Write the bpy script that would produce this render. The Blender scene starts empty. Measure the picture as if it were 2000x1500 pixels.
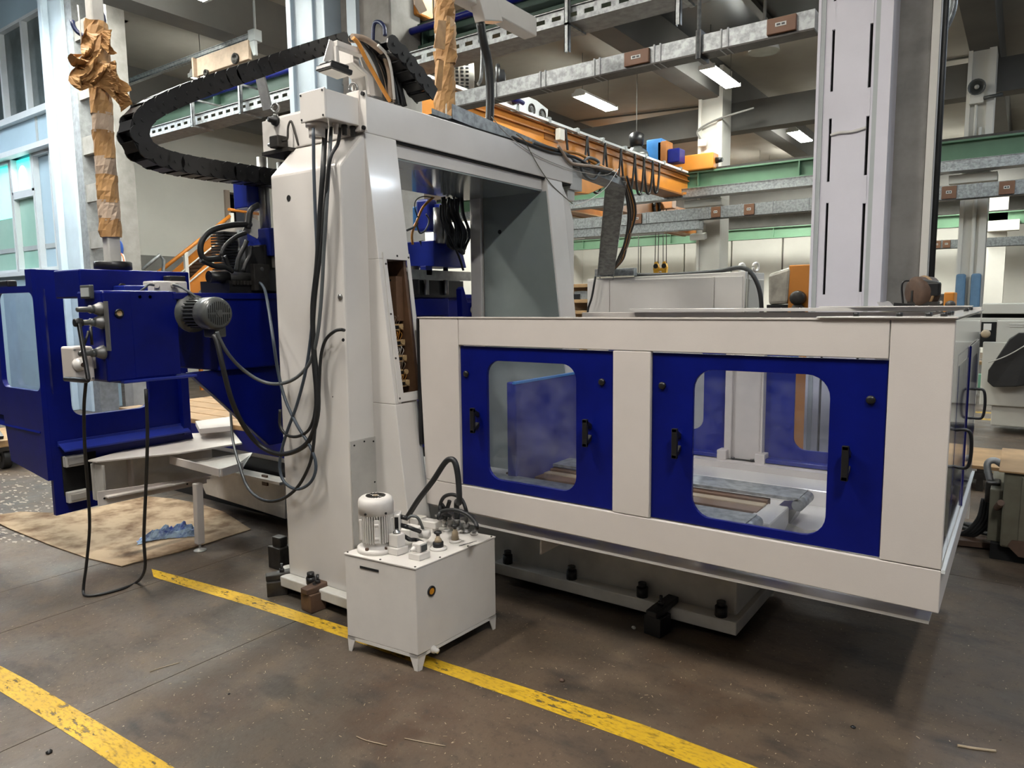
import bpy, bmesh, math, random
from mathutils import Vector, Matrix, noise as mnoise
S = bpy.context.scene
COL = S.collection
random.seed(7)
rad = math.radians
# ------------------------------------------------------------------ camera
F_PX, YAW, PITCH, ROLL, CAM_H = 1397.249, 0.620929, 0.1126294, -0.01082, 1.65
def cam_axes():
    cy, sy = math.cos(YAW), math.sin(YAW)
    fw0 = Vector((-sy, cy, 0)); rt0 = Vector((cy, sy, 0)); up0 = Vector((0, 0, 1))
    cp, sp = math.cos(PITCH), math.sin(PITCH)
    fw = fw0*cp - up0*sp; up1 = up0*cp + fw0*sp
    cr, sr = math.cos(ROLL), math.sin(ROLL)
    return rt0*cr + up1*sr, up1*cr - rt0*sr, fw
RT, UP, FW = cam_axes()
CAM = Vector((0, 0, CAM_H))
cd = bpy.data.cameras.new('camera'); cam = bpy.data.objects.new('camera', cd); COL.objects.link(cam)
cd.sensor_width = 36; cd.lens = F_PX/2000*36; cd.clip_start = .05; cd.clip_end = 200
m = Matrix((RT, UP, -FW)).transposed().to_4x4(); m.translation = CAM
cam.matrix_world = m
S.camera = cam
# ------------------------------------------------------------------ world, exposure
w = bpy.data.worlds.new('hall_air'); S.world = w; w.use_nodes = True
w.node_tree.nodes['Background'].inputs[0].default_value = (.62, .66, .72, 1)
w.node_tree.nodes['Background'].inputs[1].default_value = .04
S.view_settings.view_transform = 'Standard'; S.view_settings.look = 'None'
S.view_settings.exposure = 0.70; S.view_settings.gamma = 1.0; S.view_settings.use_curve_mapping = False
LAMP_L = 62.0          # radiance of the fluorescent diffusers
LAMP_NEAR = (1.0, .945, .865)   # the row over the viewer is warm white
LAMP_FAR = (.98, 1.0, .92)
LAMP_COOL = (.80, .90, 1.0)  # tint of unseen lamps added for cool side light
LAMP_KEY = (1.0, .985, .95)
# ------------------------------------------------------------------ picture measuring: where a sight line meets a plane of the place
def ray(x, y): return FW + RT*((x-1000)/F_PX) - UP*((y-750)/F_PX)
def PZ(x, y, z=0.): d = ray(x, y); return CAM + d*((z-CAM.z)/d.z)
def PX(x, y, X): d = ray(x, y); return CAM + d*(X/d.x)
def PY(x, y, Y): d = ray(x, y); return CAM + d*(Y/d.y)
# ------------------------------------------------------------------ materials
def nt_new(name):
    m = bpy.data.materials.new(name); m.use_nodes = True
    t = m.node_tree; return m, t, t.nodes['Principled BSDF']
def N(t, k, **kw):
    n = t.nodes.new(k)
    for a, v in kw.items():
        if isinstance(a, str) and a in n.inputs: n.inputs[a].default_value = v
        else: setattr(n, a, v)
    return n
def mix(t, fac, a, b):
    n = t.nodes.new('ShaderNodeMix'); n.data_type = 'RGBA'
    for i, v in ((0, fac), (6, a), (7, b)):
        if hasattr(v, 'default_value') or hasattr(v, 'links'): t.links.new(v, n.inputs[i])
        else: n.inputs[i].default_value = v if i == 0 else (*v, 1)
    return n.outputs[2]
def noise_fac(t, scale, lo, hi, detail=4, coord='Object', stretch=None, rough=.6):
    tc = t.nodes.new('ShaderNodeTexCoord'); src = tc.outputs[coord]
    if stretch:
        mp = t.nodes.new('ShaderNodeMapping'); mp.inputs['Scale'].default_value = stretch
        t.links.new(src, mp.inputs[0]); src = mp.outputs[0]
    n = t.nodes.new('ShaderNodeTexNoise'); n.inputs['Scale'].default_value = scale
    n.inputs['Detail'].default_value = detail; n.inputs['Roughness'].default_value = rough
    t.links.new(src, n.inputs['Vector'])
    r = t.nodes.new('ShaderNodeMapRange'); r.inputs[1].default_value = lo; r.inputs[2].default_value = hi
    t.links.new(n.outputs[0], r.inputs[0]); return r.outputs[0]
def mat(name, c, rough=.5, metal=0., var=.12, scale=6., c2=None, bump=0., bscale=60., coat=0., lo=.35, hi=.7, stretch=None, spec=.5):
    m, t, b = nt_new(name)
    b.inputs['Roughness'].default_value = rough; b.inputs['Metallic'].default_value = metal
    b.inputs['Coat Weight'].default_value = coat; b.inputs['Coat Roughness'].default_value = .08
    b.inputs['Specular IOR Level'].default_value = spec
    c2 = c2 or tuple(x*(1-var) for x in c)
    t.links.new(mix(t, noise_fac(t, scale, lo, hi, stretch=stretch), c, c2), b.inputs['Base Color'])
    if bump:
        bp = N(t, 'ShaderNodeBump'); bp.inputs['Strength'].default_value = bump; bp.inputs['Distance'].default_value = .004
        t.links.new(noise_fac(t, bscale, 0, 1), bp.inputs['Height']); t.links.new(bp.outputs[0], b.inputs['Normal'])
    return m
def emit(name, c, s):
    m, t, b = nt_new(name)
    b.inputs['Base Color'].default_value = (.8, .8, .8, 1); b.inputs['Emission Color'].default_value = (*c, 1)
    b.inputs['Emission Strength'].default_value = s; return m
def glass(name, tint, refl=.08, rough=.05, haze=0.):
    m, t, b = nt_new(name)
    t.nodes.remove(b); out = [n for n in t.nodes if n.type == 'OUTPUT_MATERIAL'][0]
    tr = N(t, 'ShaderNodeBsdfTransparent'); tr.inputs[0].default_value = (*tint, 1)
    gl = N(t, 'ShaderNodeBsdfGlossy'); gl.inputs['Roughness'].default_value = rough
    lw = N(t, 'ShaderNodeLayerWeight'); pw = N(t, 'ShaderNodeMath', operation='POWER'); pw.inputs[1].default_value = 5
    t.links.new(lw.outputs['Facing'], pw.inputs[0]); ma = N(t, 'ShaderNodeMath', operation='MULTIPLY_ADD'); ma.inputs[1].default_value = .9; ma.inputs[2].default_value = refl*.5
    t.links.new(pw.outputs[0], ma.inputs[0])
    ms = N(t, 'ShaderNodeMixShader'); t.links.new(ma.outputs[0], ms.inputs[0])
    last = tr.outputs[0]
    if haze:
        df = N(t, 'ShaderNodeBsdfDiffuse'); df.inputs[0].default_value = (.75, .78, .85, 1)
        m2 = N(t, 'ShaderNodeMixShader')
        r = noise_fac(t, 9, .3, .8); mm = N(t, 'ShaderNodeMath', operation='MULTIPLY'); mm.inputs[1].default_value = haze*2
        t.links.new(r, mm.inputs[0]); t.links.new(mm.outputs[0], m2.inputs[0])
        t.links.new(tr.outputs[0], m2.inputs[1]); t.links.new(df.outputs[0], m2.inputs[2]); last = m2.outputs[0]
    t.links.new(last, ms.inputs[1]); t.links.new(gl.outputs[0], ms.inputs[2])
    t.links.new(ms.outputs[0], out.inputs[0]); return m
M = {}
M['white'] = mat('gloss_white_paint', (.66, .635, .60), .22, var=.06, scale=3, coat=.35, bump=.06, bscale=25)
M['cream'] = mat('textured_cream_paint', (.60, .555, .515), .45, var=.05, scale=4, bump=.12, bscale=260)
M['shell'] = mat('white_tank_paint', (.68, .65, .61), .35, var=.07, scale=7, bump=.08, bscale=40)
M['white_old'] = mat('worn_white_paint', (.60, .59, .55), .5, var=.25, scale=5, bump=.1)
M['grey_sheet'] = mat('scratched_grey_sheet', (.50, .49, .46), .4, .3, var=.18, scale=6, bump=.1)
M['blue'] = mat("deep_blue_paint", (.0016, .0065, .145), .34, var=.3, scale=5, bump=.08, bscale=120, coat=.0, spec=.28)
M['blue_mid'] = mat('mid_blue_paint', (.012, .025, .24), .3, var=.2, scale=5)
M['blue_light'] = mat('light_blue_paint', (.05, .22, .55), .35, var=.2, scale=5)
M['blue_gloss'] = mat('mirror_gloss_blue', (.004, .006, .10), .07, var=.2, scale=4, coat=1.0)
M['mirror_white'] = mat('mirror_gloss_white', (.55, .54, .52), .09, var=.05, coat=1.0)
M['black'] = mat('black_plastic', (.011, .011, .012), .38, var=.3, scale=20)
M['rubber'] = mat('black_rubber', (.016, .017, .018), .48, var=.4, scale=14)
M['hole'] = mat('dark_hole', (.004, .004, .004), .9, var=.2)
M['slate'] = mat('slate_cable', (.05, .065, .085), .5, var=.2)
M['cable_grey'] = mat('grey_cable', (.10, .11, .115), .5, var=.2)
M['cable_blue'] = mat('blue_black_cable', (.02, .03, .10), .4, var=.2)
M['cable_orange'] = mat('orange_cable', (.62, .26, .04), .45, var=.2)
M['cable_tan'] = mat('tan_cable', (.36, .27, .20), .5, var=.25, scale=20)
M['motor_grey'] = mat('dark_grey_cast_paint', (.075, .08, .078), .34, var=.2, coat=.2)
M['steel'] = mat('brushed_steel', (.38, .38, .37), .3, .9, var=.25, scale=18)
M['shade_gloss'] = mat('gloss_paint_shade_tone', (.27, .31, .30), .16, var=.12, scale=2.5, coat=.4)  # shade of the portal's inner faces, put into a grey-green gloss colour
M['tan_flake'] = mat('flaking_pale_paint', (.42, .36, .29), .7, var=.2)
M['dial_grey'] = mat('grey_dial_metal', (.17, .17, .165), .4, .4, var=.2)
M['guard_blue'] = mat('faded_blue_foam', (.13, .25, .40), .6, var=.2, scale=8)
M['dark_steel'] = mat('oily_dark_steel', (.06, .055, .05), .45, .6, var=.4, scale=20, bump=.15)
M['galv'] = mat('galvanised_sheet', (.36, .38, .385), .42, .55, var=.4, scale=22, bump=.06, lo=.4, hi=.62)
M['galv_old'] = mat('dull_galvanised_steel', (.33, .34, .345), .5, .5, var=.35, scale=12, bump=.1)
M['wood_dark'] = mat('brown_stained_block', (.105, .06, .038), .65, var=.45, scale=10, bump=.3)
M['wood'] = mat('pale_timber', (.40, .25, .12), .6, var=.35, scale=5, stretch=(1, 1, 8), bump=.15)
M['brown_rail'] = mat('brown_turcite_rail', (.16, .085, .045), .5, var=.3, scale=8)
M['tan_rail'] = mat('tan_ground_rail', (.38, .30, .2), .4, var=.2, scale=8)
M['tan_plastic'] = mat('tan_terminal_plastic', (.52, .36, .18), .5, var=.2, scale=30)
M['copper'] = mat('rusty_back_plate', (.16, .085, .045), .55, .2, var=.4, scale=10)
M['paper'] = mat('crumpled_kraft_paper', (.52, .30, .12), .62, c2=(.32, .165, .06), scale=9, bump=.5, bscale=30)
M['paper_pale'] = mat('pale_masking_paper', (.56, .43, .32), .6, var=.2, scale=12, bump=.3)
M['card'] = mat('stained_cardboard', (.40, .29, .18), .8, c2=(.13, .065, .02), scale=4.5, bump=.3, lo=.42, hi=.66)
M['rag'] = mat('blue_white_rag', (.48, .64, .80), .8, c2=(.08, .12, .40), scale=16, lo=.42, hi=.62)
M['green'] = mat('green_rail_paint', (.115, .225, .135), .5, var=.2, scale=2)
M['green_dark'] = mat('dark_green_rail_paint', (.04, .085, .06), .55, var=.25, scale=2)
M['crane'] = mat('orange_crane_paint', (.66, .25, .035), .42, var=.18, scale=3)
M['crane_dark'] = mat('dark_orange_crane_paint', (.32, .12, .025), .5, var=.3, scale=3)
M['yellow'] = mat('hook_yellow_paint', (.62, .33, .02), .4, var=.3, scale=12)
M['concrete'] = mat('bare_concrete', (.30, .285, .265), .8, var=.3, scale=5, bump=.35, bscale=30)
M['ceil'] = mat('grimy_ceiling_plaster', (.37, .345, .30), .85, var=.2, scale=.6)
M['ceil_beam'] = mat('grey_concrete_beam', (.14, .135, .125), .8, var=.2, scale=1.2)
M['wall_white'] = mat('white_wall_paint', (.72, .70, .64), .7, var=.07, scale=1.2)
M['wall_grey'] = mat('grey_block_paint', (.22, .215, .20), .75, var=.2, scale=3)
M['wall_brown'] = mat('pinkish_plaster', (.42, .34, .28), .75, var=.15, scale=2)
M['pillar'] = mat('lilac_white_steel', (.66, .645, .70), .45, var=.05, scale=4)
M['pillar_blue'] = mat('pale_blue_steel', (.50, .60, .68), .45, var=.12, scale=3)
M['pillar_grey'] = mat('green_grey_flange', (.42, .45, .45), .5, var=.1, scale=4)
M['office'] = mat('pale_blue_facade', (.42, .56, .64), .6, var=.1, scale=1)
M['pane_dark'] = mat('dim_window_glass', (.13, .16, .16), .12, var=.5, scale=1.2)
M['pane_mint'] = mat('mint_window_film', (.30, .52, .43), .35, c2=(.42, .60, .50), scale=.9)
M['pane_cyan'] = emit('lit_cyan_window', (.0, .60, .50), 1.0)
M['pane_lamp'] = emit('lamp_behind_window', (.95, 1, 1), 3.0)
M['alu'] = mat('white_window_frame', (.66, .69, .70), .4, var=.05)
M['stair'] = mat('orange_stair_paint', (.60, .20, .02), .5, var=.2, scale=5)
M['stair_tread'] = mat('rusty_stair_tread', (.16, .085, .05), .6, var=.5, scale=9)
M['sign_blue'] = mat('blue_round_sign', (.02, .07, .30), .4, var=.05)
M['sign_white'] = mat('white_sign_print', (.7, .7, .66), .5, var=.05)
M['sign_red'] = mat('orange_red_sign_ring', (.55, .13, .03), .5, var=.05)
M['pvc'] = mat('cloudy_plastic_bag', (.45, .42, .36), .25, var=.35, scale=9, bump=.5, bscale=20)
M['machine_beige'] = mat('beige_machine_paint', (.50, .485, .43), .45, var=.1, scale=3)
M['olive'] = mat('olive_grey_cabinet', (.15, .145, .105), .6, c2=(.09, .075, .05), scale=3, bump=.1)
M['mint'] = mat('mint_bin_plastic', (.22, .48, .33), .5, var=.1)
M['tarp'] = mat('black_dust_cover', (.012, .012, .012), .5, var=.5, scale=5, bump=.6, bscale=8)
M['lens'] = mat('frosted_lamp_lens', (.42, .40, .36), .25, var=.15)
M['amber'] = mat('amber_sight_glass', (.62, .26, .02), .15, var=.3, scale=60)
M['tapoff'] = mat('brown_tapoff_box', (.20, .095, .05), .5, var=.15)
M['night'] = mat('night_rooflight', (.010, .012, .015), .3, var=.3)
M['poly'] = glass('clear_polycarbonate', (.90, .92, .96), haze=.028)
M['poly_end'] = glass('scratched_polycarbonate', (.86, .89, .93), haze=.03)
M['lamp_white'] = mat('lamp_housing', (.7, .7, .68), .4, var=.05)
for k, c, g in (('near', LAMP_NEAR, 1.75), ('far', LAMP_FAR, 1.1), ('cool', LAMP_COOL, .8), ('warm', LAMP_NEAR, .35), ('key', LAMP_KEY, 2.05), ('side', LAMP_COOL, 1.3), ('bay', LAMP_FAR, 1.8)): M['tube_'+k] = emit('lamp_diffuser_'+k, c, LAMP_L*g)
# floor: worn brown-grey concrete, pale grinding flecks, dark oil, greenish old paint to the far side
def floor_mat():
    m, t, b = nt_new('worn_workshop_concrete')
    c = mix(t, noise_fac(t, .7, .38, .64, 6), (0.1037, 0.0704, 0.0461), (0.0550, 0.0442, 0.0333))
    c = mix(t, noise_fac(t, .45, .55, .75, 3), c, (0.0550, 0.0563, 0.0474))
    c = mix(t, noise_fac(t, .9, .56, .72, 5, stretch=(1.3, 1, 1)), c, (0.0627, 0.0333, 0.0179))
    c = mix(t, noise_fac(t, 6, .50, .72, 9), c, (0.1248, 0.0909, 0.0589))
    c = mix(t, noise_fac(t, 2.4, .54, .70, 7, stretch=(1, 2.2, 1)), c, (0.0333, 0.0269, 0.0218))
    c = mix(t, noise_fac(t, 24, .52, .72, 9, rough=.75), c, (0.0397, 0.0320, 0.0256))
    c = mix(t, noise_fac(t, 60, .66, .72, 4, stretch=(1.6, .8, 1)), c, (.50, .41, .28))
    c = mix(t, noise_fac(t, 20, .70, .74, 8), c, (.40, .33, .22))
    c = mix(t, noise_fac(t, 42, .71, .76, 2), c, (0.0141, 0.0115, 0.0102))
    t.links.new(c, b.inputs['Base Color'])
    r = t.nodes.new('ShaderNodeMapRange'); r.inputs[3].default_value = .42; r.inputs[4].default_value = .72
    t.links.new(noise_fac(t, 3, .3, .7), r.inputs[0]); t.links.new(r.outputs[0], b.inputs['Roughness'])
    bp = N(t, 'ShaderNodeBump'); bp.inputs['Strength'].default_value = .35; bp.inputs['Distance'].default_value = .006
    t.links.new(noise_fac(t, 40, 0, 1, 8), bp.inputs['Height']); t.links.new(bp.outputs[0], b.inputs['Normal'])
    return m
M['floor'] = floor_mat()
def paint_mat():
    m, t, b = nt_new('worn_yellow_floor_paint')
    c = mix(t, noise_fac(t, 5, .3, .7, 5), (.62, .39, .010), (.48, .29, .015))
    c = mix(t, noise_fac(t, 48, .50, .68, 8, stretch=(.6, 1.6, 1)), c, (.27, .17, .02))
    t.links.new(c, b.inputs['Base Color']); b.inputs['Roughness'].default_value = .6
    out = [n for n in t.nodes if n.type == 'OUTPUT_MATERIAL'][0]
    tr = N(t, 'ShaderNodeBsdfTransparent'); ms = N(t, 'ShaderNodeMixShader')
    f = noise_fac(t, 26, .54, .62, 6, stretch=(.6, 1.6, 1))
    g = noise_fac(t, 4, .42, .56, 2)
    h = N(t, 'ShaderNodeMath', operation='MULTIPLY'); t.links.new(f, h.inputs[0]); t.links.new(g, h.inputs[1])
    h2 = N(t, 'ShaderNodeMath', operation='MAXIMUM'); t.links.new(h.outputs[0], h2.inputs[0])
    t.links.new(noise_fac(t, 30, .70, .74, 3), h2.inputs[1])
    t.links.new(h2.outputs[0], ms.inputs[0]); t.links.new(b.outputs[0], ms.inputs[1]); t.links.new(tr.outputs[0], ms.inputs[2])
    t.links.new(ms.outputs[0], out.inputs[0]); return m
M['paint'] = paint_mat()
# ------------------------------------------------------------------ mesh builder
class MB:
    def __init__(s): s.v = []; s.f = []; s.sm = set()
    def add(s, vs, fs, smooth=False):
        o = len(s.v); s.v += [Vector(v) for v in vs]
        for f in fs:
            if smooth: s.sm.add(len(s.f))
            s.f.append([i+o for i in f])
        return s
    def box(s, x0, x1, y0, y1, z0, z1):
        return s.hexa([(x0, y0, z0), (x1, y0, z0), (x1, y1, z0), (x0, y1, z0), (x0, y0, z1), (x1, y0, z1), (x1, y1, z1), (x0, y1, z1)])
    def hexa(s, p): return s.add(p, [(3, 2, 1, 0), (4, 5, 6, 7), (0, 1, 5, 4), (1, 2, 6, 5), (2, 3, 7, 6), (3, 0, 4, 7)])
    def obox(s, c, ax, ay, az):
        c, ax, ay, az = map(Vector, (c, ax, ay, az))
        return s.hexa([c+ax*i+ay*j+az*k for k in (-1, 1) for i, j in ((-1, -1), (1, -1), (1, 1), (-1, 1))])
    def bar(s, a, b, w, h, up=(0, 0, 1)):
        a, b = Vector(a), Vector(b); d = (b-a).normalized(); sd = d.cross(Vector(up))
        if sd.length < 1e-4: sd = d.cross(Vector((1, 0, 0)))
        sd.normalize(); u = sd.cross(d)
        return s.obox((a+b)/2, (b-a)/2, sd*w/2, u*h/2)
    def prism(s, poly, vec):
        vec = Vector(vec); n = len(poly); p = [Vector(q) for q in poly]
        return s.add(p+[q+vec for q in p], [list(range(n))[::-1], list(range(n, 2*n))]+[(i, (i+1) % n, n+(i+1) % n, n+i) for i in range(n)])
    def loft(s, rings, caps=True, smooth=False):
        n = len(rings[0]); vs = [q for r in rings for q in r]; fs = []
        for k in range(len(rings)-1):
            for i in range(n): fs.append((k*n+i, k*n+(i+1) % n, (k+1)*n+(i+1) % n, (k+1)*n+i))
        o = len(s.v); s.add(vs, fs, smooth)
        if caps: s.f.append([o+i for i in range(n)][::-1]); s.f.append([o+(len(rings)-1)*n+i for i in range(n)])
        return s
    def tube(s, pts, r, n=8, smooth=True, sub=5, caps=True):
        P = spline(pts, sub) if sub else [Vector(p) for p in pts]
        rings = []; up = Vector((0, 0, 1)); last = None
        for i, p in enumerate(P):
            d = (P[min(i+1, len(P)-1)]-P[max(i-1, 0)])
            if d.length < 1e-7: d = Vector((0, 0, 1))
            d.normalize()
            if last is None:
                a = d.cross(up)
                if a.length < .1: a = d.cross(Vector((1, 0, 0)))
            else: a = last-d*last.dot(d)
            a.normalize(); b = d.cross(a); last = a
            rr = r(i/(len(P)-1)) if callable(r) else r
            rings.append([p+a*math.cos(2*math.pi*k/n)*rr+b*math.sin(2*math.pi*k/n)*rr for k in range(n)])
        return s.loft(rings, caps, smooth)
    def cyl(s, a, b, r, r2=None, n=16, smooth=True):
        r2 = r if r2 is None else r2
        a, b = Vector(a), Vector(b)
        return s.tube([a, b], lambda t: r+(r2-r)*t, n, smooth, 0)
    def lathe(s, a, d, prof, n=20):
        a = Vector(a); d = Vector(d).normalized(); u = d.cross(Vector((0, 0, 1)))
        if u.length < .1: u = d.cross(Vector((1, 0, 0)))
        u.normalize(); v = d.cross(u)
        return s.loft([[a+d*h+(u*math.cos(2*math.pi*k/n)+v*math.sin(2*math.pi*k/n))*max(r, 1e-4) for k in range(n)] for h, r in prof], True, True)
    def ring(s, c, ax, R, r, n=16, k=6, arc=2*math.pi):
        c = Vector(c); ax = Vector(ax).normalized(); u = ax.cross(Vector((0, 0, 1)))
        if u.length < .1: u = Vector((1, 0, 0))
        u.normalize(); v = ax.cross(u)
        return s.tube([c+(u*math.cos(arc*i/n)+v*math.sin(arc*i/n))*R for i in range(n+1)], r, k, True, 0)
    def mesh(s, name):
        me = bpy.data.meshes.new(name); me.from_pydata([tuple(v) for v in s.v], [], s.f); me.validate()
        bm = bmesh.new(); bm.from_mesh(me); bmesh.ops.recalc_face_normals(bm, faces=bm.faces); bm.to_mesh(me); bm.free()
        if s.sm:
            for i in s.sm:
                if i < len(me.polygons): me.polygons[i].use_smooth = True
        return me
def spline(pts, sub=5):
    P = [Vector(p) for p in pts]
    if len(P) < 3: return P
    Q = [P[0]*2-P[1]]+P+[P[-1]*2-P[-2]]; out = []
    for i in range(1, len(Q)-2):
        a, b, c, d = Q[i-1:i+3]
        for k in range(sub):
            t = k/sub
            out.append(.5*((2*b)+(c-a)*t+(2*a-5*b+4*c-d)*t*t+(3*b-a-3*c+d)*t**3))
    return out+[P[-1]]
def link(name, data, parent=None, mt=None, bevel=0, seg=2):
    o = bpy.data.objects.new(name, data); COL.objects.link(o)
    if mt is not None and not (data.materials): data.materials.append(mt)
    if parent is not None:
        o.parent = parent
        if parent.type == 'EMPTY': o.matrix_parent_inverse = Matrix.Translation(-parent.location)
    if bevel:
        b = o.modifiers.new('edge', 'BEVEL'); b.width = bevel; b.segments = seg; b.limit_method = 'ANGLE'; b.angle_limit = rad(40)
        b.harden_normals = False
    return o
def part(name, mb, mt, parent=None, bevel=0, label=None, kind=None):
    o = link(name, mb.mesh(name), parent, M[mt] if isinstance(mt, str) else mt, bevel)
    if label: o['label'] = label
    if kind: o['kind'] = kind
    return o
def thing(name, label, cat, loc=(0, 0, 0), group=None):
    o = bpy.data.objects.new(name, None); COL.objects.link(o); o.location = loc; o.empty_display_size = .1
    o['label'] = label; o['category'] = cat
    if group: o['group'] = group
    return o
def solo(name, label, cat, mb, mt, bevel=0, group=None):
    o = part(name, mb, mt, None, bevel); o['label'] = label; o['category'] = cat
    if group: o['group'] = group
    return o
def struct(name, mb, mt, bevel=0, label=None):
    o = part(name, mb, mt, None, bevel); o['kind'] = 'structure'
    if label: o['label'] = label
    return o
def rrect(u0, u1, v0, v1, r, n=7):
    out = []
    for cx, cy, a0 in ((u1-r, v0+r, -90), (u1-r, v1-r, 0), (u0+r, v1-r, 90), (u0+r, v0+r, 180)):
        for k in range(n): a = rad(a0+90*k/(n-1)); out.append((cx+r*math.cos(a), cy+r*math.sin(a)))
    return out
def holed(outer, holes, fn, vec):
    """plate with holes: outline and holes in 2D, fn maps (u,v) to the place, vec is its thickness"""
    bm = bmesh.new(); es = []
    for loop in [outer]+holes:
        vs = [bm.verts.new(fn(*p)) for p in loop]
        es += [bm.edges.new((vs[i], vs[(i+1) % len(vs)])) for i in range(len(vs))]
    bmesh.ops.triangle_fill(bm, use_beauty=True, use_dissolve=False, edges=es)
    r = bmesh.ops.extrude_face_region(bm, geom=bm.faces[:])
    bmesh.ops.translate(bm, vec=Vector(vec), verts=[g for g in r['geom'] if isinstance(g, bmesh.types.BMVert)])
    bmesh.ops.recalc_face_normals(bm, faces=bm.faces)
    me = bpy.data.meshes.new('plate'); bm.to_mesh(me); bm.free(); return me
def holed_part(name, outer, holes, fn, vec, mt, parent, bevel=0, label=None):
    me = holed(outer, holes, fn, vec); me.name = name
    o = link(name, me, parent, M[mt], bevel)
    if label: o['label'] = label
    return o
def cable(name, label, pts, r, mt, cat='cable', group=None, n=8, sub=5):
    return solo(name, label, cat, MB().tube(pts, r, n, True, sub), mt, 0, group)
def crumple(mb, amp, freq, seed=0.):
    for i, v in enumerate(mb.v):
        q = v*freq+Vector((seed, seed*2, 0)); mb.v[i] = v+mnoise.noise_vector(q)*amp+mnoise.noise_vector(q*2.7)*amp*.4
    return mb
def bolt(mb, p, d, r=.012, h=.01): return mb.cyl(p, Vector(p)+Vector(d).normalized()*h, r, n=6, smooth=False)
def vent_disc(mb, c, ax, r, th=.004, n=9):
    """fan grille: short bars across a disc"""
    c = Vector(c); ax = Vector(ax).normalized(); u = ax.cross(Vector((0, 0, 1)))
    if u.length < .1: u = Vector((1, 0, 0))
    u.normalize(); v = ax.cross(u)
    for i in range(n):
        a = -1+2*(i+.5)/n; L = math.sqrt(max(0, 1-a*a))*r
        for s in (-1, 1):
            if abs(a) < .3: c0, hl = .62*L, .33*L
            else: c0, hl = .52*L, .42*L
            mb.obox(c+u*a*r+v*s*c0+ax*th*.4, u*r/n*.24, v*hl, ax*th*.5)
    return mb
# ================================================================== SETTING
FL = struct('floor', MB().box(-32, 13, -8, 31, -.12, -.01), 'floor')
xs = [-32, -22, -15, -10.5, -7.6, -6.0, -4.79, -4.175, -3.03, 1.2, 5, 9, 13]; ys = [-8, 4.9, 10.2, 16, 23, 31]
for i in range(len(xs)-1):
    for j in range(len(ys)-1):
        g = .0025
        part('floor_slab', MB().box(xs[i]+g, xs[i+1]-g, ys[j]+g, ys[j+1]-g, -.05, 0), 'floor', FL)
def stripe(up, lo, nm='stripe_marking'):
    U = [PZ(*p, .0015) for p in up]; L = [PZ(*p, .0015) for p in lo]; n = len(U)
    U = [U[0]+(U[0]-U[1])*.0]+U; L = [L[0]]+L
    mb = MB(); mb.add(U+L, [(i, i+1, n+2+i, n+1+i) for i in range(n)]); part(nm, mb, 'paint', FL)
stripe([(296, 1111), (500, 1166), (607, 1202), (670, 1222), (875, 1295), (1000, 1334), (1250, 1413), (1475, 1497), (1560, 1530)],
       [(300, 1127), (490, 1184), (582, 1214), (670, 1244), (855, 1311), (1000, 1362), (1250, 1452), (1370, 1500), (1440, 1528)])
stripe([(-120, 1236), (0, 1300), (57, 1330), (190, 1409), (262, 1452), (342, 1500), (420, 1548)],
       [(-120, 1283), (0, 1350), (42, 1376), (135, 1435), (180, 1464), (238, 1504), (300, 1545)])
stripe([(1850, 800), (2040, 811)], [(1850, 803), (2040, 814)]); stripe([(1850, 812), (2040, 825)], [(1850, 815), (2040, 829)])
stripe([(1850, 920), (1990, 924)], [(1850, 927), (1990, 931)])
CE = struct('ceiling', MB().box(-12.2, 13, -8, 31, 6.3, 6.5).box(-32, -12.2, 6.2, 31, 6.3, 6.5).box(-32, -12.2, -8, 6.4, 8.4, 8.6).box(-12.2, -12.0, -8, 6.2, 6.3, 8.4).box(-32, -12.2, 6.2, 6.4, 6.3, 8.4), 'ceil')
for X in (-19.2, -14.6, -9.9, -5.3, -.77, 3.8): part('ceiling_beam', MB().box(X-.2, X+.2, 6.4 if X < -12 else -8, 31, 5.62, 6.3), 'ceil_beam', CE)
for Y in (14.95, 26): part('ceiling_beam', MB().box(-32, 13, Y-.17, Y+.2, 5.05, 5.6), 'ceil_beam', CE)
for (a, b) in (((1060, 245), (1480, 195)), ((1100, 262), (1430, 216)), ((1010, 240), (1260, 330)), ((1790, 128), (1960, 100))):
    part('conduit', MB().cyl(PZ(*a, 6.27), PZ(*b, 6.27), .022, n=6), 'wall_grey', CE)
# rooflight, black at night
RL = MB().box(-5.05, -1.0, 7.2, 12.9, 6.24, 6.297)
rl = struct('window_1', RL, 'night')
for x in (-3.7, -2.35): part('glazing_bar', MB().box(x-.06, x+.06, 7.2, 12.9, 6.16, 6.24), 'ceil_beam', rl)
for y in (9.2, 11.0): part('glazing_bar', MB().box(-5.05, -1.0, y-.06, y+.06, 6.15, 6.24), 'ceil_beam', rl)
# far wall: grey block over white panels
WB = struct('wall_back', MB().box(-32, 13, 28.0, 28.3, 0, 6.3), 'wall_grey')
for i in range(13):
    x0 = -19+i*1.92
    part('wall_panel', MB().box(x0+.03, x0+1.89, 27.86, 27.99, .0, 3.95), 'wall_white', WB, .01)
part('wall_ledge', MB().box(-19, 6, 27.7, 27.99, 4.0, 4.12), 'wall_grey', WB)
for i in range(5):
    for j in range(2): part('wall_block', MB().box(-17.5+i*.93, -16.62+i*.93, 27.9, 27.99, 4.6+j*.75, 5.3+j*.75), 'wall_grey', WB, .02)
part('louver', MB().box(-13.9, -13.0, 27.88, 27.99, 4.9, 5.6), 'black', WB)
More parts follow.
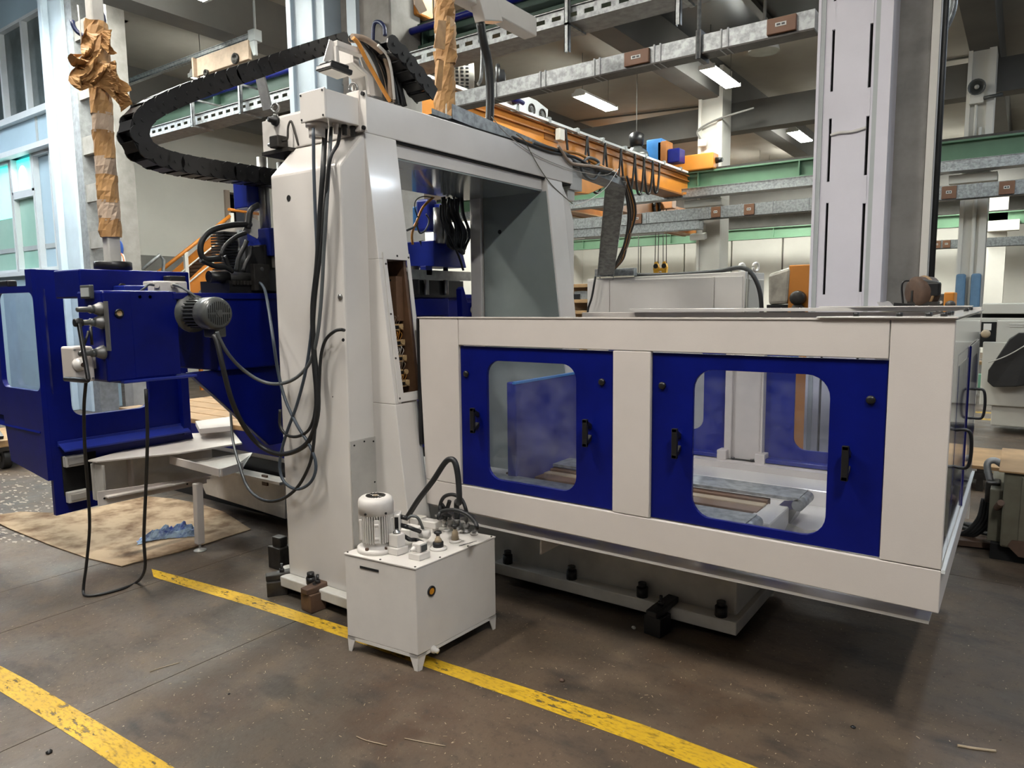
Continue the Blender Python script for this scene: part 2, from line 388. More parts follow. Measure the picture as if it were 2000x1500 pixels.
# left wall with the lit room opening
W = MB().box(-16.3, -16, 7.3, 10.42, 2.72, 6.3).box(-16.3, -16, 7.3, 10.42, 0, 2.3).box(-16.3, -16, 7.3, 10.42, 2.3, 2.72)
WL = struct('wall_left', W, 'wall_white')
part('wall_panel', MB().box(-16.3, -16, 11.3, 28, 0, 6.3), 'wall_white', WL)
part('wall_panel', MB().box(-16.3, -16, 10.42, 11.3, 4.42, 6.3), 'wall_white', WL)
part('wall_ledge', MB().box(-16, -15.75, 7.3, 10.42, 2.45, 2.78), 'wall_grey', WL)
part('wall_ledge', MB().box(-16, -15.9, 7.3, 10.42, 1.9, 2.2), 'galv_old', WL)
dj = struct('door_1', MB().box(-16.9, -16.85, 10.42, 11.3, 2.0, 4.42), 'hole')
for y in (10.42, 11.18): part('door_jamb', MB().box(-16.32, -15.93, y, y+.12, 2.0, 4.45), 'wall_brown', dj)
part('door_panel', MB().box(-16.82, -16.76, 10.6, 10.85, 3.0, 3.9), 'wall_white', dj)
part('door_panel', MB().box(-16.82, -16.76, 10.9, 11.15, 3.0, 3.95), 'wall_white', dj)
struct('wall_middle', MB().box(-15.5, -9.9, 13.9, 14.1, 4.25, 6.3), 'wall_brown')
# office block: pale blue facade facing the hall
class OM(MB):
    def add(s, vs, fs, smooth=False): return MB.add(s, [(v[0]*.7667, v[1]*.7667, 1.65+(v[2]-1.65)*.7667) for v in map(tuple, vs)], fs, smooth)
OW = struct('wall_office', OM().box(-30, -16.05, 7.5, 7.7, 5.33, 6.12).box(-30, -16.05, 7.5, 7.7, -.5, 2.5).box(-30, -16.05, 7.72, 7.8, 2.5, 9.2).box(-30, -16.05, 7.5, 7.7, 8.25, 9.2), 'office')
part('wall_ledge', OM().box(-30, -16.05, 7.36, 7.5, 6.0, 6.14), 'alu', OW)
part('wall_ledge', OM().box(-30, -16.05, 7.3, 7.5, 5.24, 5.36), 'alu', OW)
part('wall_ledge', OM().box(-30, -16.05, 7.38, 7.5, 2.44, 2.54), 'alu', OW)
part('wall_joint', OM().box(-18.72, -18.62, 7.485, 7.5, 5.36, 6.0), 'pillar_grey', OW)
wn = 2
for (x0, x1, z0, z1, mt) in ((-21.6, -20.42, 6.14, 8.25, 'pane_dark'), (-20.36, -19.12, 6.14, 8.25, 'pane_dark'), (-19.06, -17.4, 6.14, 8.25, 'pane_dark'), (-17.34, -16.1, 6.14, 8.25, 'pane_dark'),
                             (-22.6, -20.45, 2.54, 5.24, 'pane_mint'), (-20.3, -19.15, 2.54, 4.36, 'pane_mint'), (-19.05, -18.2, 2.54, 5.24, 'office'), (-18.1, -16.3, 2.54, 5.24, 'office')):
    wnd = struct('window_%d' % wn, OM().box(x0, x1, 7.62, 7.66, z0, z1), mt); wn += 1
    fr = OM().box(x0-.03, x0+.02, 7.5, 7.68, z0, z1).box(x1-.02, x1+.03, 7.5, 7.68, z0, z1).box(x0, x1, 7.5, 7.68, z1-.07, z1).box(x0, x1, 7.5, 7.68, z0, z0+.07)
    part('window_frame', fr, 'alu', wnd)
    if mt != 'pane_dark': part('privacy_strip', OM().box(x0+.05, x1-.05, 7.6, 7.62, 3.05, 3.16), 'pillar_grey', wnd)
wnd = struct('window_%d' % wn, OM().box(-20.3, -19.15, 7.63, 7.66, 4.44, 5.24), 'pane_cyan'); wn += 1
part('window_frame', OM().box(-20.35, -19.1, 7.5, 7.68, 4.36, 4.46).box(-19.2, -19.1, 7.5, 7.68, 4.4, 5.24).box(-20.36, -20.28, 7.5, 7.68, 4.4, 5.24), 'alu', wnd)
part('lamp_glow', OM().lathe((-19.98, 7.625, 4.88), (0, -1, 0), [(0, .0), (0, .2), (.006, .2), (.006, 0)], 20), 'pane_lamp', wnd)
wnd = struct('window_%d' % wn, OM().box(-22.6, -20.45, 7.61, 7.62, 3.9, 5.2), 'pane_cyan')

# ------------------------------------------------------------------ lamps
def lamp(x, y, z, kind, label, L=1.36, group='fluorescent lamps under the workshop ceiling'):
    t = thing('ceiling_light', label, 'light', (x, y, z), group)
    h = MB(); a = .13; c = .2
    for s in (-1, 1):
        pass
    h.hexa([(x-a, y-L/2, z+.03), (x+a, y-L/2, z+.03), (x+a, y+L/2, z+.03), (x-a, y+L/2, z+.03), (x-.05, y-L/2, z+.12), (x+.05, y-L/2, z+.12), (x+.05, y+L/2, z+.12), (x-.05, y+L/2, z+.12)])
    part('lamp_housing', h, 'lamp_white', t)
    part('diffuser', MB().box(x-a, x+a, y-L/2+.03, y+L/2-.03, z, z+.03), 'tube_'+kind, t)
    for s in (-1, 1):
        part('end_cap', MB().box(x-a-.01, x+a+.01, y+s*(L/2-.015)-.02, y+s*(L/2-.015)+.02, z-.004, z+.06), 'lamp_white', t)
        part('hanger_wire', MB().cyl((x, y+s*L*.38, z+.1), (x, y+s*L*.38, 6.3), .006, n=5), 'wall_grey', t)
lamp(-4.55, 12.7, 5.5, 'far', 'brightest fluorescent lamp, hanging right of the second galvanised busway hanger')
lamp(-7.04, 12.75, 5.5, 'far', 'slim fluorescent lamp on wires above the orange crane bridge')
lamp(-6.9, 7.15, 5.5, 'far', 'fluorescent lamp above the dark green rail, beside the paper-wrapped post', 1.1)
lamp(-4.6, 18.3, 5.5, 'far', 'small lit lamp just left of the lilac steel column')
lamp(-2.03, 18.1, 5.5, 'far', 'lit lamp half hidden right of the bare concrete column')
lamp(-11.6, 7.75, 5.5, 'far', 'fluorescent lamp under the galvanised arm, behind the cable carrier', 1.3)
lamp(-17.75, 18.9, 5.5, 'far', 'far lamp seen through the portal opening beside the near column')
for x, y, z, k, L in ((-4.6, 7.1, 5.5, 'far', 1.36), (-2.0, 7.1, 5.5, 'far', 1.36), (.4, 8.4, 5.5, 'cool', 1.36), (-6.0, 1.0, 5.5, 'near', 1.36), (-3.6, .6, 5.5, 'near', 1.36), (1.2, .15, 5.5, 'key', 1.36), (-1.3, .2, 5.5, 'warm', 1.36),
                   (-8.6, 4.9, 5.5, 'far', 1.36), (-11, 4.3, 6.1, 'far', 1.36), (-5, -3.4, 5.5, 'warm', 1.36), (-1.2, -3.4, 5.5, 'warm', 1.36), (3.8, 9.4, 5.5, 'cool', 1.36), (6.6, 9.4, 5.5, 'side', 1.36), (7.5, 3.6, 5.5, 'side', 1.36),
                   (3.2, 12.7, 5.5, 'cool', 1.36), (1.4, 20, 5.5, 'far', 1.36), (-13.5, 3.6, 6.3, 'cool', 1.36), (-16, 3.0, 6.3, 'side', 1.36), (-15.5, 1.2, 5.4, 'side', 1.36), (-19, 2.0, 5.4, 'side', 1.36), (-10.2, 4.4, 5.9, 'far', 1.3), (-10.9, 3.4, 5.6, 'far', 1.36), (-8.2, 3.4, 5.6, 'far', 1.36)):
    lamp(x, y, z, k, 'fluorescent lamp outside the picture, in a set with added fill lamps', L, 'workshop lamps outside the picture')  # some placed from cast shadows, others added as fill for walls and sides
for x, y in ((-10.5, 23.3), (-7, 23.7), (-5.8, 23.7), (-3.6, 23.7), (-14, 23.3), (-1.2, 24.5), (-9.4, 18.6), (-14.5, 18.5)):
    lamp(x, y, 5.5, 'bay', 'added fluorescent lamp brightening the far bay, hidden behind rails and crane', 1.36, 'added hidden lamps of the far bay')  # lamps added to brighten the far wall, kept out of sight
# ================================================================== BUILDING STEEL
def col_thing(name, label): return thing(name, label, 'column')
# right column of the near row: slotted lilac steel with the concrete column behind
Y0 = 5.3
xa, xb = PY(1590, 300, Y0).x, PY(1733, 300, Y0).x
fl0, fl1, fr0, fr1 = (PY(q, 300, Y0).x for q in (1595, 1604, 1700, 1709))
t = col_thing('steel_column', 'tall lilac-white slotted steel column behind the white machine enclosure'); t.location = (xa+.25, Y0, 0)
x1, x2 = PY(1619.5, 300, Y0).x, PY(1692, 300, Y0).x     # slot lines
part('web_plate', MB().box(x1+.009, x2-.009, Y0-.004, Y0+.02, 0, 6.2), 'pillar', t)
part('side_plate', MB().box(xa+.01, x1-.009, Y0, Y0+.02, 0, 6.2), 'pillar', t)
part('side_plate', MB().box(x2+.009, xb-.01, Y0, Y0+.02, 0, 6.2), 'pillar', t)
part('flange', MB().box(xa, xa+.018, Y0-.012, Y0+.3, 0, 6.2), 'pillar', t)
part('flange', MB().box(fr1, xb, Y0-.012, Y0+.3, 0, 6.2), 'pillar', t)
part('corner_fillet', MB().box(fl0, fl1, Y0-.008, Y0+.0, 0, 6.2), 'pillar_grey', t)
part('corner_fillet', MB().box(fr0, fr1, Y0-.008, Y0+.0, 0, 6.2), 'pillar_grey', t)
part('column_core', MB().box(xa+.02, xb-.02, Y0+.03, Y0+.25, 0, 6.2), 'hole', t)
for k, x in ((0, x1), (1, x2)):
    for (u, v) in (((5, 60), (180, 232), (355, 396), (575, 620)) if k == 0 else ((-10, 48), (172, 227), (342, 397), (570, 620))):
        part('slot_weld', MB().box(x-.010, x+.010, Y0-.004, Y0+.02, PY(1620+72*k, v, Y0).z, PY(1620+72*k, u, Y0).z), 'pillar', t)
solo('rope_tie', 'thin white cord tied across the lilac slotted steel column', 'rope', MB().tube([PY(1622, 264, Y0-.012), PY(1640, 259, Y0-.014), PY(1665, 257, Y0-.014), PY(1692, 249, Y0-.012)], .009), 'white')
t = col_thing('concrete_column', 'bare grey concrete column right behind the lilac steel column'); t.location = (-.62, 5.8, 0)
part('shaft', MB().box(xb-.02, xb+.19, 5.55, 5.95, 0, 6.3), 'concrete', t, .015)
part('corner_strip', MB().box(xb+.19, xb+.235, 5.55, 5.95, 0, 6.3), 'wall_white', t)
part('riser_cable', MB().cyl((xb+.258, 5.6, 0), (xb+.258, 5.6, 6.2), .018), 'rubber', t)
# centre column
xa, xb, xc, xd = PY(563, 0, Y0).x, PY(638, 0, Y0).x, PY(668, 0, Y0).x, PY(740, 0, Y0).x
t = col_thing('steel_column', 'pale blue steel column rising behind the black cable carrier'); t.location = (xa+.3, Y0, 0)
part('web_plate', MB().box(xa+.02, xb-.02, Y0, Y0+.02, 0, 6.2), 'pillar_blue', t)
part('flange', MB().box(xa, xa+.08, Y0-.04, Y0+.25, 0, 6.2), 'pillar_blue', t, .006)
part('flange', MB().box(xb-.27, xb-.2, Y0-.03, Y0, 0, 6.2), 'pillar_blue', t, .006)
part('flange', MB().box(xb-.03, xb, Y0-.04, Y0+.25, 0, 6.2), 'pillar_blue', t, .006)
t = col_thing('concrete_column', 'stained pale concrete column beside the pale blue steel column'); t.location = (xc+.3, Y0+.3, 0)
part('shaft', MB().box(xb+.03, xd, Y0+.15, Y0+.6, 0, 6.3), 'concrete', t, .015)
part('corner_strip', MB().box(xc-.05, xc+.09, Y0+.1, Y0+.15, 0, 6.2), 'pillar_blue', t)
t = thing('hanging_hose', 'dark blue air hose looped beside the centre concrete column', 'hose', (xd, Y0, 3))
part('hose_loop', MB().tube([PY(728, 95, 5.4), PY(730, 50, 5.4), PY(740, 43, 5.4), PY(750, 52, 5.4), PY(752, 70, 5.4)], .02), 'cable_blue', t)
# left column: pale blue flange, ladder of batten plates
xa, xb, xc = PY(94, 60, Y0).x, PY(133, 60, Y0).x, PY(186, 60, Y0).x
t = col_thing('lattice_column', 'pale blue and grey battened steel column left, beside the office windows'); t.location = (xa+.5, Y0, 0)
part('flange', MB().box(xa, xb-.12, Y0-.02, Y0+.35, 0, 7.2), 'pillar_blue', t, .01)
part('flange_lip', MB().box(xa-.02, xa+.1, Y0-.12, Y0-.02, 0, 7.2), 'pillar_blue', t, .01)
part('chord', MB().box(xb-.12, xb+.1, Y0+.02, Y0+.3, 0, 7.2), 'galv_old', t)
part('chord', MB().box(xc-.0, xc+.25, Y0+.05, Y0+.3, 0, 7.2), 'concrete', t)
for z in (.6, 1.25, 1.9, 2.55, 3.25, 3.95, 4.75, 5.6): part('batten_plate', MB().box(xb+.08, xc+.02, Y0+.04, Y0+.1, z, z+.26), 'concrete', t)
# columns of the second row
for (a, b, lab) in ((1356, 1403, 'white column of the second row carrying the green rail, behind the crane carriage'), (1879, 1934, 'white column with horn loudspeaker, above the pale blue guard posts')):
    xa, xb = PY(a, 300, 14).x, PY(b, 300, 14).x
    t = col_thing('steel_column', lab); t.location = (xa+.25, 14, 0)
    part('shaft', MB().box(xa, xb, 14.25, 14.7, 0, 6.2), 'wall_white', t, .01)
    part('flange', MB().box(xb-.1, xb, 14.18, 14.25, 0, 6.2), 'wall_white', t); part('flange', MB().box(xa, xa+.06, 14.18, 14.25, 0, 6.2), 'wall_white', t)
    part('rail_bracket', MB().box(xa-.16, xb+.12, 13.9, 14.25, 3.50, 3.64), 'wall_white', t, .01)
    part('gusset', MB().prism([(xa+.05, 13.92, 3.5), (xb-.05, 13.92, 3.5), (xb-.1, 14.18, 3.44), (xa+.1, 14.18, 3.44)], (0, .06, 0)), 'wall_white', t)
    if a > 1800:
        part('pipe', MB().cyl(((xa+xb)/2+.02, 14.19, 0), ((xa+xb)/2+.02, 14.19, 4.4), .03), 'wall_white', t)
        for x in (xa-.02, xb-.19): part('blue_cover', MB().box(x+.03, x+.17, 14.06, 14.16, 1.3, 2.05), 'guard_blue', t, .03, 'pale blue foam edge guard')
xa, xb = PY(1925, 520, 26).x, PY(1962, 520, 26).x
t = col_thing('steel_column', 'distant white column right of the blue guarded column'); t.location = (xa+.3, 26, 0)
part('shaft', MB().box(xa, xb, 26, 26.5, 0, 6.2), 'wall_white', t); part('bracket', MB().box(xa, xb+.3, 25.6, 26, 3.6, 3.9), 'wall_white', t)
# crane rails
def rail(name, lab, Y, z0, z1, mt, x0, x1):
    t = thing(name, lab, 'rail', ((x0+x1)/2, Y, z0))
    part('web', MB().box(x0, x1, Y, Y+.03, z0, z1), mt, t)
    part('flange', MB().box(x0, x1, Y-.1, Y+.14, z1, z1+.03), mt, t); part('flange', MB().box(x0, x1, Y-.1, Y+.14, z0-.03, z0), mt, t)
    part('track_bar', MB().box(x0, x1, Y-.03, Y+.05, z1+.03, z1+.08), 'dark_steel', t)
    for i in range(int((x1-x0)/1.9)): part('stiffener', MB().box(x0+1+i*1.9, x0+1.02+i*1.9, Y-.1, Y, z0, z1), mt, t)
    return t
rail('crane_rail', 'dark green crane rail crossing overhead beside the centre column', 5.95, 4.345, 4.53, 'green_dark', -12.0, 4)
rail('crane_rail', 'pale green crane rail the orange crane bridge runs on at its far end', 14.0, 3.9, 4.16, 'green', -15.9, 6)
rail('crane_rail', 'farthest pale green crane rail above the white wall panels', 26, 3.83, 4.15, 'green', -15.9, 6)
solo('air_pipe', 'dark blue compressed air pipe along the near green rail', 'pipe', MB().cyl((-12, 5.75, 4.46), (4, 5.75, 4.46), .035), 'blue')
def tray(lab, Y, z, w, h, x0, x1):
    t = thing('cable_tray', lab, 'cable tray', ((x0+x1)/2, Y, z))
    part('tray_base', MB().box(x0, x1, Y-w/2, Y+w/2, z, z+.006), 'galv_old', t)
    n = int((x1-x0)/.16)
    for s in (-1, 1):
        y = Y+s*w/2
        part('tray_side', MB().box(x0, x1, y-.003, y+.003, z, z+h*.35).box(x0, x1, y-.003, y+.003, z+h*.65, z+h).box(x0, x1, y-.02, y+.003, z+h, z+h+.008), 'galv', t)
        mb = MB()
        for i in range(n): mb.box(x0+i*.16, x0+i*.16+.07, y-.003, y+.003, z+h*.35, z+h*.65)
        part('slotted_strip', mb, 'galv', t, kind='stuff')
    return t
tray('perforated cable tray below the near dark green rail', 5.62, 4.0, .3, .12, -12, 4)
tray('perforated cable tray below the pale green crane rail', 13.75, 3.66, .3, .16, -15.9, 6)
def hanger(x, Y, z0, z1, lab):
    t = thing('strut_hanger', lab, 'hanger', (x, Y, z0), 'strut hangers above the busway')
    part('channel', MB().box(x-.02, x+.02, Y-.02, Y-.014, z0, z1).box(x-.02, x-.014, Y-.02, Y+.02, z0, z1).box(x+.014, x+.02, Y-.02, Y+.02, z0, z1), 'galv', t)
    part('cantilever', MB().box(x-.02, x+.02, Y-.02, Y+.28, 3.96, 3.98), 'galv', t); part('top_arm', MB().box(x-.012, x+.012, Y-.01, Y+.56, 4.30, 4.32), 'galv', t)
for px, y1, y0 in ((1106, 20, 101), (1323, -20, 48)):
    p, q = PY(px, y0, 5.4), PY(px, y1, 5.4); hanger(p.x, 5.42, p.z, max(q.z, 4.32), 'short galvanised strut hanging %s' % ('over the first busway tap-off box' if px < 1200 else 'near the dark rooflight'))
for px in (375, 468):
    p = PY(px, 250 if px < 400 else 222, 5.4); hanger(p.x, 5.42, 3.97, 4.32, 'galvanised tray strut below the cable carrier, %s' % ('nearest the chain bend' if px < 400 else 'second from the chain bend'))
def busway(lab, Y, zb, h, x0, x1, step, taps):
    t = thing('busway', lab, 'busbar trunking', ((x0+x1)/2, Y, zb))
    part('trunk', MB().box(x0, x1, Y, Y+.12, zb, zb+h), 'galv', t)
    part('lip', MB().box(x0, x1, Y-.012, Y+.13, zb-.012, zb+.0), 'dark_steel', t)
    n = int((x1-x0)/step); k = 0
    for i in range(n):
        x = x0+i*step
        for dx in (0, .05): part('joint_strap', MB().box(x+dx-.006, x+dx+.006, Y-.008, Y+.128, zb-.014, zb+h+.008), 'galv_old', t)
    for (a, b, stub) in taps:
        q = part('tapoff_cover', MB().box(a, b, Y-.03, Y, zb+.01, zb+h-.01), 'tapoff', t, .004, 'brown tap-off cover')
        c = (a+b)/2; d = (b-a)
        part('label_plate', MB().box(c-d*.2, c+d*.18, Y-.034, Y-.03, zb+h*.42, zb+h*.62), 'sign_white', q)
        part('label_print', MB().box(c-d*.15, c-d*.02, Y-.036, Y-.034, zb+h*.47, zb+h*.57).box(c+d*.02, c+d*.13, Y-.036, Y-.034, zb+h*.47, zb+h*.57), 'black', q)
    return t
bx = lambda px, py, Y: PY(px, py, Y).x
busway('galvanised busbar trunking hanging across the hall above the portal', 5.3, 3.465, .125, -4.5, -1.26, .52, [(bx(1222, 112, 5.3), bx(1270, 100, 5.3), 0), (bx(1500, 48, 5.3), bx(1557, 36, 5.3), 0)])
p = PY(1366, 120, 5.3); t = thing('trunking_hanger', 'steel rod and clamp holding the galvanised busway', 'hanger', p)
part('rod', MB().cyl((p.x, 5.28, 3.42), (p.x, 5.28, 6.3), .014), 'galv', t); part('clamp', MB().box(p.x-.02, p.x+.02, 5.27, 5.44, 3.42, 3.62), 'black', t)
tp = [(bx(a, 400, 13.5), bx(b, 400, 13.5), 0) for a, b in ((1238, 1254), (1390, 1408), (1454, 1474), (1838, 1867), (1949, 1980))]
busway('pale busbar trunking with brown boxes across the second column row', 13.5, 3.21, .215, -9.4, 3, .62, tp)
busway('distant busbar trunking by the grey panels at right', 20.5, 2.86, .2, -2.6, 3, .8, [(bx(1822, 465, 20.5), bx(1838, 465, 20.5), 0), (bx(1842, 464, 20.5), bx(1857, 464, 20.5), 0)])
# grey lower duct beneath the second busway
solo('cable_duct', 'flat galvanised duct just below the pale busbar trunking', 'duct', MB().box(-9.4, -5.2, 13.5, 13.75, 3.03, 3.2), 'galv', .004)
# horn, boxes, dome lamp on the second row
h = PY(1908, 170, 14.0); t = thing('horn_speaker', 'grey horn loudspeaker on top of the white column', 'loudspeaker', h)
part('bell', MB().lathe(h, (0, -1, -.15), [(-.16, .05), (-.05, .06), (0, .1), (.04, .125), (.05, .12), (.01, .09), (-.03, .03)], 18), 'motor_grey', t); part('driver', MB().lathe(h, (0, -1, -.15), [(-.0, 0), (-.01, .03), (.03, .035), (.035, 0)], 12), 'lens', t)
h = PY(1907, 193, 14.1); t = thing('junction_box', 'white junction box below the horn loudspeaker', 'box', h)
part('housing', MB().box(h.x-.1, h.x+.1, 14.1, 14.18, h.z-.07, h.z+.07), 'wall_white', t, .008); part('conduit', MB().cyl((h.x, 14.16, h.z-.07), (h.x, 14.16, 4.2), .02), 'wall_white', t); part('sensor_arm', MB().cyl((h.x+.1, 14.12, h.z), (h.x+.35, 14.05, h.z), .03), 'motor_grey', t)
h = PY(1371, 278, 14.1); t = thing('junction_box', 'white junction box high on the column behind the crane carriage', 'box', h)
part('housing', MB().box(h.x-.09, h.x+.09, 14.1, 14.18, h.z-.07, h.z+.07), 'wall_white', t, .008); part('conduit', MB().tube([(h.x-.05, 14.14, h.z+.07), (h.x-.1, 14.14, h.z+.25), (h.x+.3, 14.13, h.z+.4), (h.x+1.0, 14.12, h.z+.5)], .02), 'wall_grey', t)
h = PY(1364, 462, 14.0); t = thing('floodlight', 'white floodlight bracketed on the second row column above the cabinet', 'light', h)
part('lamp_body', MB().obox(h, (.15, 0, 0), (0, .08, .02), (0, -.01, .06)), 'wall_white', t, .01); part('bracket', MB().box(h.x-.02, h.x+.08, 14.0, 14.18, h.z, h.z+.25), 'wall_white', t)
h = PY(1243, 296, 13); t = thing('bay_lamp', 'unlit grey bell lamp hanging above the crane girder', 'light', h)
part('bell', MB().lathe(h, (0, 0, 1), [(-.16, .26), (-.02, .22), (.06, .12), (.1, .1)], 18), 'motor_grey', t); part('gear_box', MB().lathe(h, (0, 0, 1), [(.1, .13), (.3, .15), (.36, .08)], 14), 'black', t); part('hanger', MB().cyl((h.x, 13, h.z+.3), (h.x, 13, 6.3), .008), 'wall_grey', t)
h = PY(1492, 92, 10); t = thing('bay_lamp', 'unlit dark bell lamp beneath the busway left of the lilac column', 'light', h)
part('bell', MB().lathe(h, (0, 0, 1), [(-.06, .2), (.0, .19), (.08, .12)], 18), 'lens', t); part('gear_box', MB().lathe(h, (0, 0, 1), [(.08, .12), (.2, .12), (.24, .05)], 14), 'black', t); part('hanger', MB().cyl((h.x, 10, h.z+.2), (h.x, 10, 6.3), .02), 'wall_grey', t)
h = PY(1830, 40, 6); t = thing('corrugated_conduit', 'pale corrugated conduit loop hanging beside the concrete column', 'conduit', h)
part('hose_loop', MB().tube([PY(*q, 6) for q in ((1797, -20), (1800, 30), (1808, 52), (1822, 66), (1840, 62), (1855, 35), (1862, 10), (1863, -20))], .026, 10), 'galv', t)
# ================================================================== OVERHEAD CRANES
XG = -5.6
t = thing('bridge_crane', 'orange overhead bridge crane running across the hall above the portal', 'crane', (XG-.2, 10, 4))
part('girder', MB().box(XG-.34, XG, 5.9, 13.9, 3.72, 4.10), 'crane', t, .004)
part('bottom_flange', MB().box(XG-.38, XG+.04, 5.9, 13.9, 3.70, 3.73), 'crane_dark', t)
part('top_flange', MB().box(XG-.38, XG+.04, 5.9, 13.9, 4.10, 4.12), 'crane_dark', t)
part('stiffening_rib', MB().box(XG, XG+.035, 5.9, 13.9, 4.0, 4.02), 'crane_dark', t)
part('festoon_track', MB().box(XG+.02, XG+.09, 5.9, 13.7, 4.135, 4.17), 'alu', t)
for i in range(10): part('track_clip', MB().box(XG+.0, XG+.1, 6.3+i*.78, 6.36+i*.78, 4.12, 4.2), 'galv', t)
for Y, lab in ((5.85, 'n'), (13.85, 'f')):
    part('end_carriage', MB().box(XG-.8, XG+.3, Y-.05, Y+.2, 4.64, 4.9) if Y < 10 else MB().box(XG-.8, XG+.55, Y-.05, Y+.25, 4.2, 4.5), 'crane', t, .02)
    for x in (XG-.7, XG+.15): part('wheel', MB().cyl((x, Y+.02, 4.74 if Y < 10 else 4.34), (x, Y+.18, 4.74 if Y < 10 else 4.34), .12), 'dark_steel', t)
part('buffer', MB().cyl((XG+.55, 13.95, 4.36), (XG+.68, 13.95, 4.36), .06, .04), 'black', t)
part('hoist_body', MB().prism([PX(*q, -5.3) for q in ((1119, 328), (1190, 346), (1188, 362), (1150, 379), (1108, 374), (1108, 350))], (-.3, 0, 0)), 'crane', t, .01)
for (px, py, w_, h_, mt, dx) in ((1281, 299, .32, .5, 'blue_light', 0), (1297, 303, .2, .5, 'crane_dark', .0), (1319, 305, .24, .26, 'blue', 0)):
    c = PY(px, py, 13.4); part('control_box', MB().box(c.x-w_/2, c.x+w_/2, 13.3, 13.6, c.z-h_/2, c.z+h_/2), mt, t, .02)
c = PX(1094, 262, XG+.08); part('terminal_box', MB().box(XG+.04, XG+.12, c.y-.07, c.y+.07, c.z-.09, c.z+.07), 'wall_white', t, .01)
c = PX(1075, 265, XG+.005); part('number_plate', MB().box(XG, XG+.008, c.y-.16, c.y+.2, c.z-.07, c.z+.07), 'crane_dark', t)
an = [(1105, 256), (1147, 273), (1182, 288), (1213, 300), (1240, 310), (1258, 318), (1275, 324), (1288, 331)]
for i in range(len(an)-1):
    p, q = PX(*an[i], XG+.09), PX(*an[i+1], XG+.09); sag = .85-.05*i; p.z = q.z = 4.13
    e = p+(q-p)*.06; g = q-(q-p)*.06; md = (p+q)/2; md.z -= sag
    part('festoon_cable', MB().tube([p, e-Vector((0, 0, .22)), p+(q-p)*.25-Vector((0, 0, sag*.88)), md, p+(q-p)*.75-Vector((0, 0, sag*.88)), g-Vector((0, 0, .22)), q], .02, 6), 'rubber', t)
a, b = PX(990, 192, -6.0), PX(1068, 222, -6.0)
cb = thing('crane_trolley', 'white crane trolley plate with round ports riding on the orange girder', 'crane trolley', a)
part('side_plate', MB().prism([PX(*q_, -5.8) for q_ in ((950, 180), (975, 166), (1045, 196), (1068, 214), (1066, 236), (1040, 240))], (.03, 0, 0)), 'alu', cb, .02)
for i, (px, py) in enumerate(((1007, 198), (1039, 214), (1060, 224))):
    c = PX(px, py, -5.76); part('port_ring', MB().ring((-5.76, c.y, c.z), (1, 0, 0), .07, .014), 'dark_steel', cb); part('port_hub', MB().cyl((-5.77, c.y, c.z), (-5.755, c.y, c.z), .035), 'motor_grey', cb)
c = PX(1005, 192, -5.68); part('gear_motor', MB().lathe(c, (0, 1, -.1), [(-.08, .03), (-.07, .055), (.06, .055), (.08, .03), (.2, .03), (.21, .01)], 14), 'blue', cb)
c = PX(905, 148, -5.6); cc = thing('fan_motor', 'grey slotted fan motor beside the paper-wrapped post', 'motor', c)
part('drum', MB().lathe(c, (.75, .65, 0), [(-.2, .1), (-.14, .14), (.12, .16), (.125, .15), (.1, .12)], 24), 'lens', cc)
mb = MB()
for k in range(22):
    a = 2*math.pi*k/22; u = Vector((.65, -.75, 0)); v = Vector((0, 0, 1)); d = Vector((.75, .65, 0))
    for o in (-.08, -.02, .04): mb.obox(c+d*(o)+(u*math.cos(a)+v*math.sin(a))*.153, d*.018, (u*-math.sin(a)+v*math.cos(a))*.012, (u*math.cos(a)+v*math.sin(a))*.004)
part('vent_slot', mb, 'black', cc, kind='stuff')
part('fan_face', MB().cyl(c+Vector((.09, .078, 0)), c+Vector((.095, .082, 0)), .13), 'black', cc)
c = PX(978, 152, -5.7); solo('cable_reel', 'black round cable reel above the galvanised busway', 'reel', MB().lathe(c, (.75, .65, 0), [(-.08, .1), (-.06, .17), (-.02, .17), (0, .1), (.04, .1), (.06, .05)], 20), 'black')
# second crane, next bay
a, b = PZ(1116, 414, 4.0), PZ(1320, 458, 4.0)
t = thing('bridge_crane', 'brown-orange crane girder under the far busbar trunking, holding a yellow hook', 'crane', (a.x, 20, 4))
part('girder', MB().box(a.x-.5, a.x, 15.0, b.y+1, 4.02, 4.62), 'crane_dark', t, .004)
part('bottom_flange', MB().box(a.x-.06, a.x+.06, 15.0, b.y+1, 4.0, 4.03), 'wood', t); part('bottom_flange', MB().box(a.x-.56, a.x-.44, 15, b.y+1, 4.0, 4.03), 'wood', t)
part('hoist_beam', MB().box(a.x+.5, a.x+.9, 15.0, b.y, 4.05, 4.55), 'crane_dark', t, .01)
hk0 = PY(1290, 525, 20); part('hoist_drum', MB().box(a.x+.5, hk0.x+.4, 19.85, 20.15, 4.33, 4.56), 'crane_dark', t, .01)
c = PX(1283, 405, a.x+.95); part('rope_sheave', MB().ring(c, (1, 0, 0), .2, .05), 'rubber', t)
hk = PY(1290, 525, 20); kx = thing('crane_hook', 'yellow crane hook block hanging on four wires behind the grey cabinet', 'hook', hk)
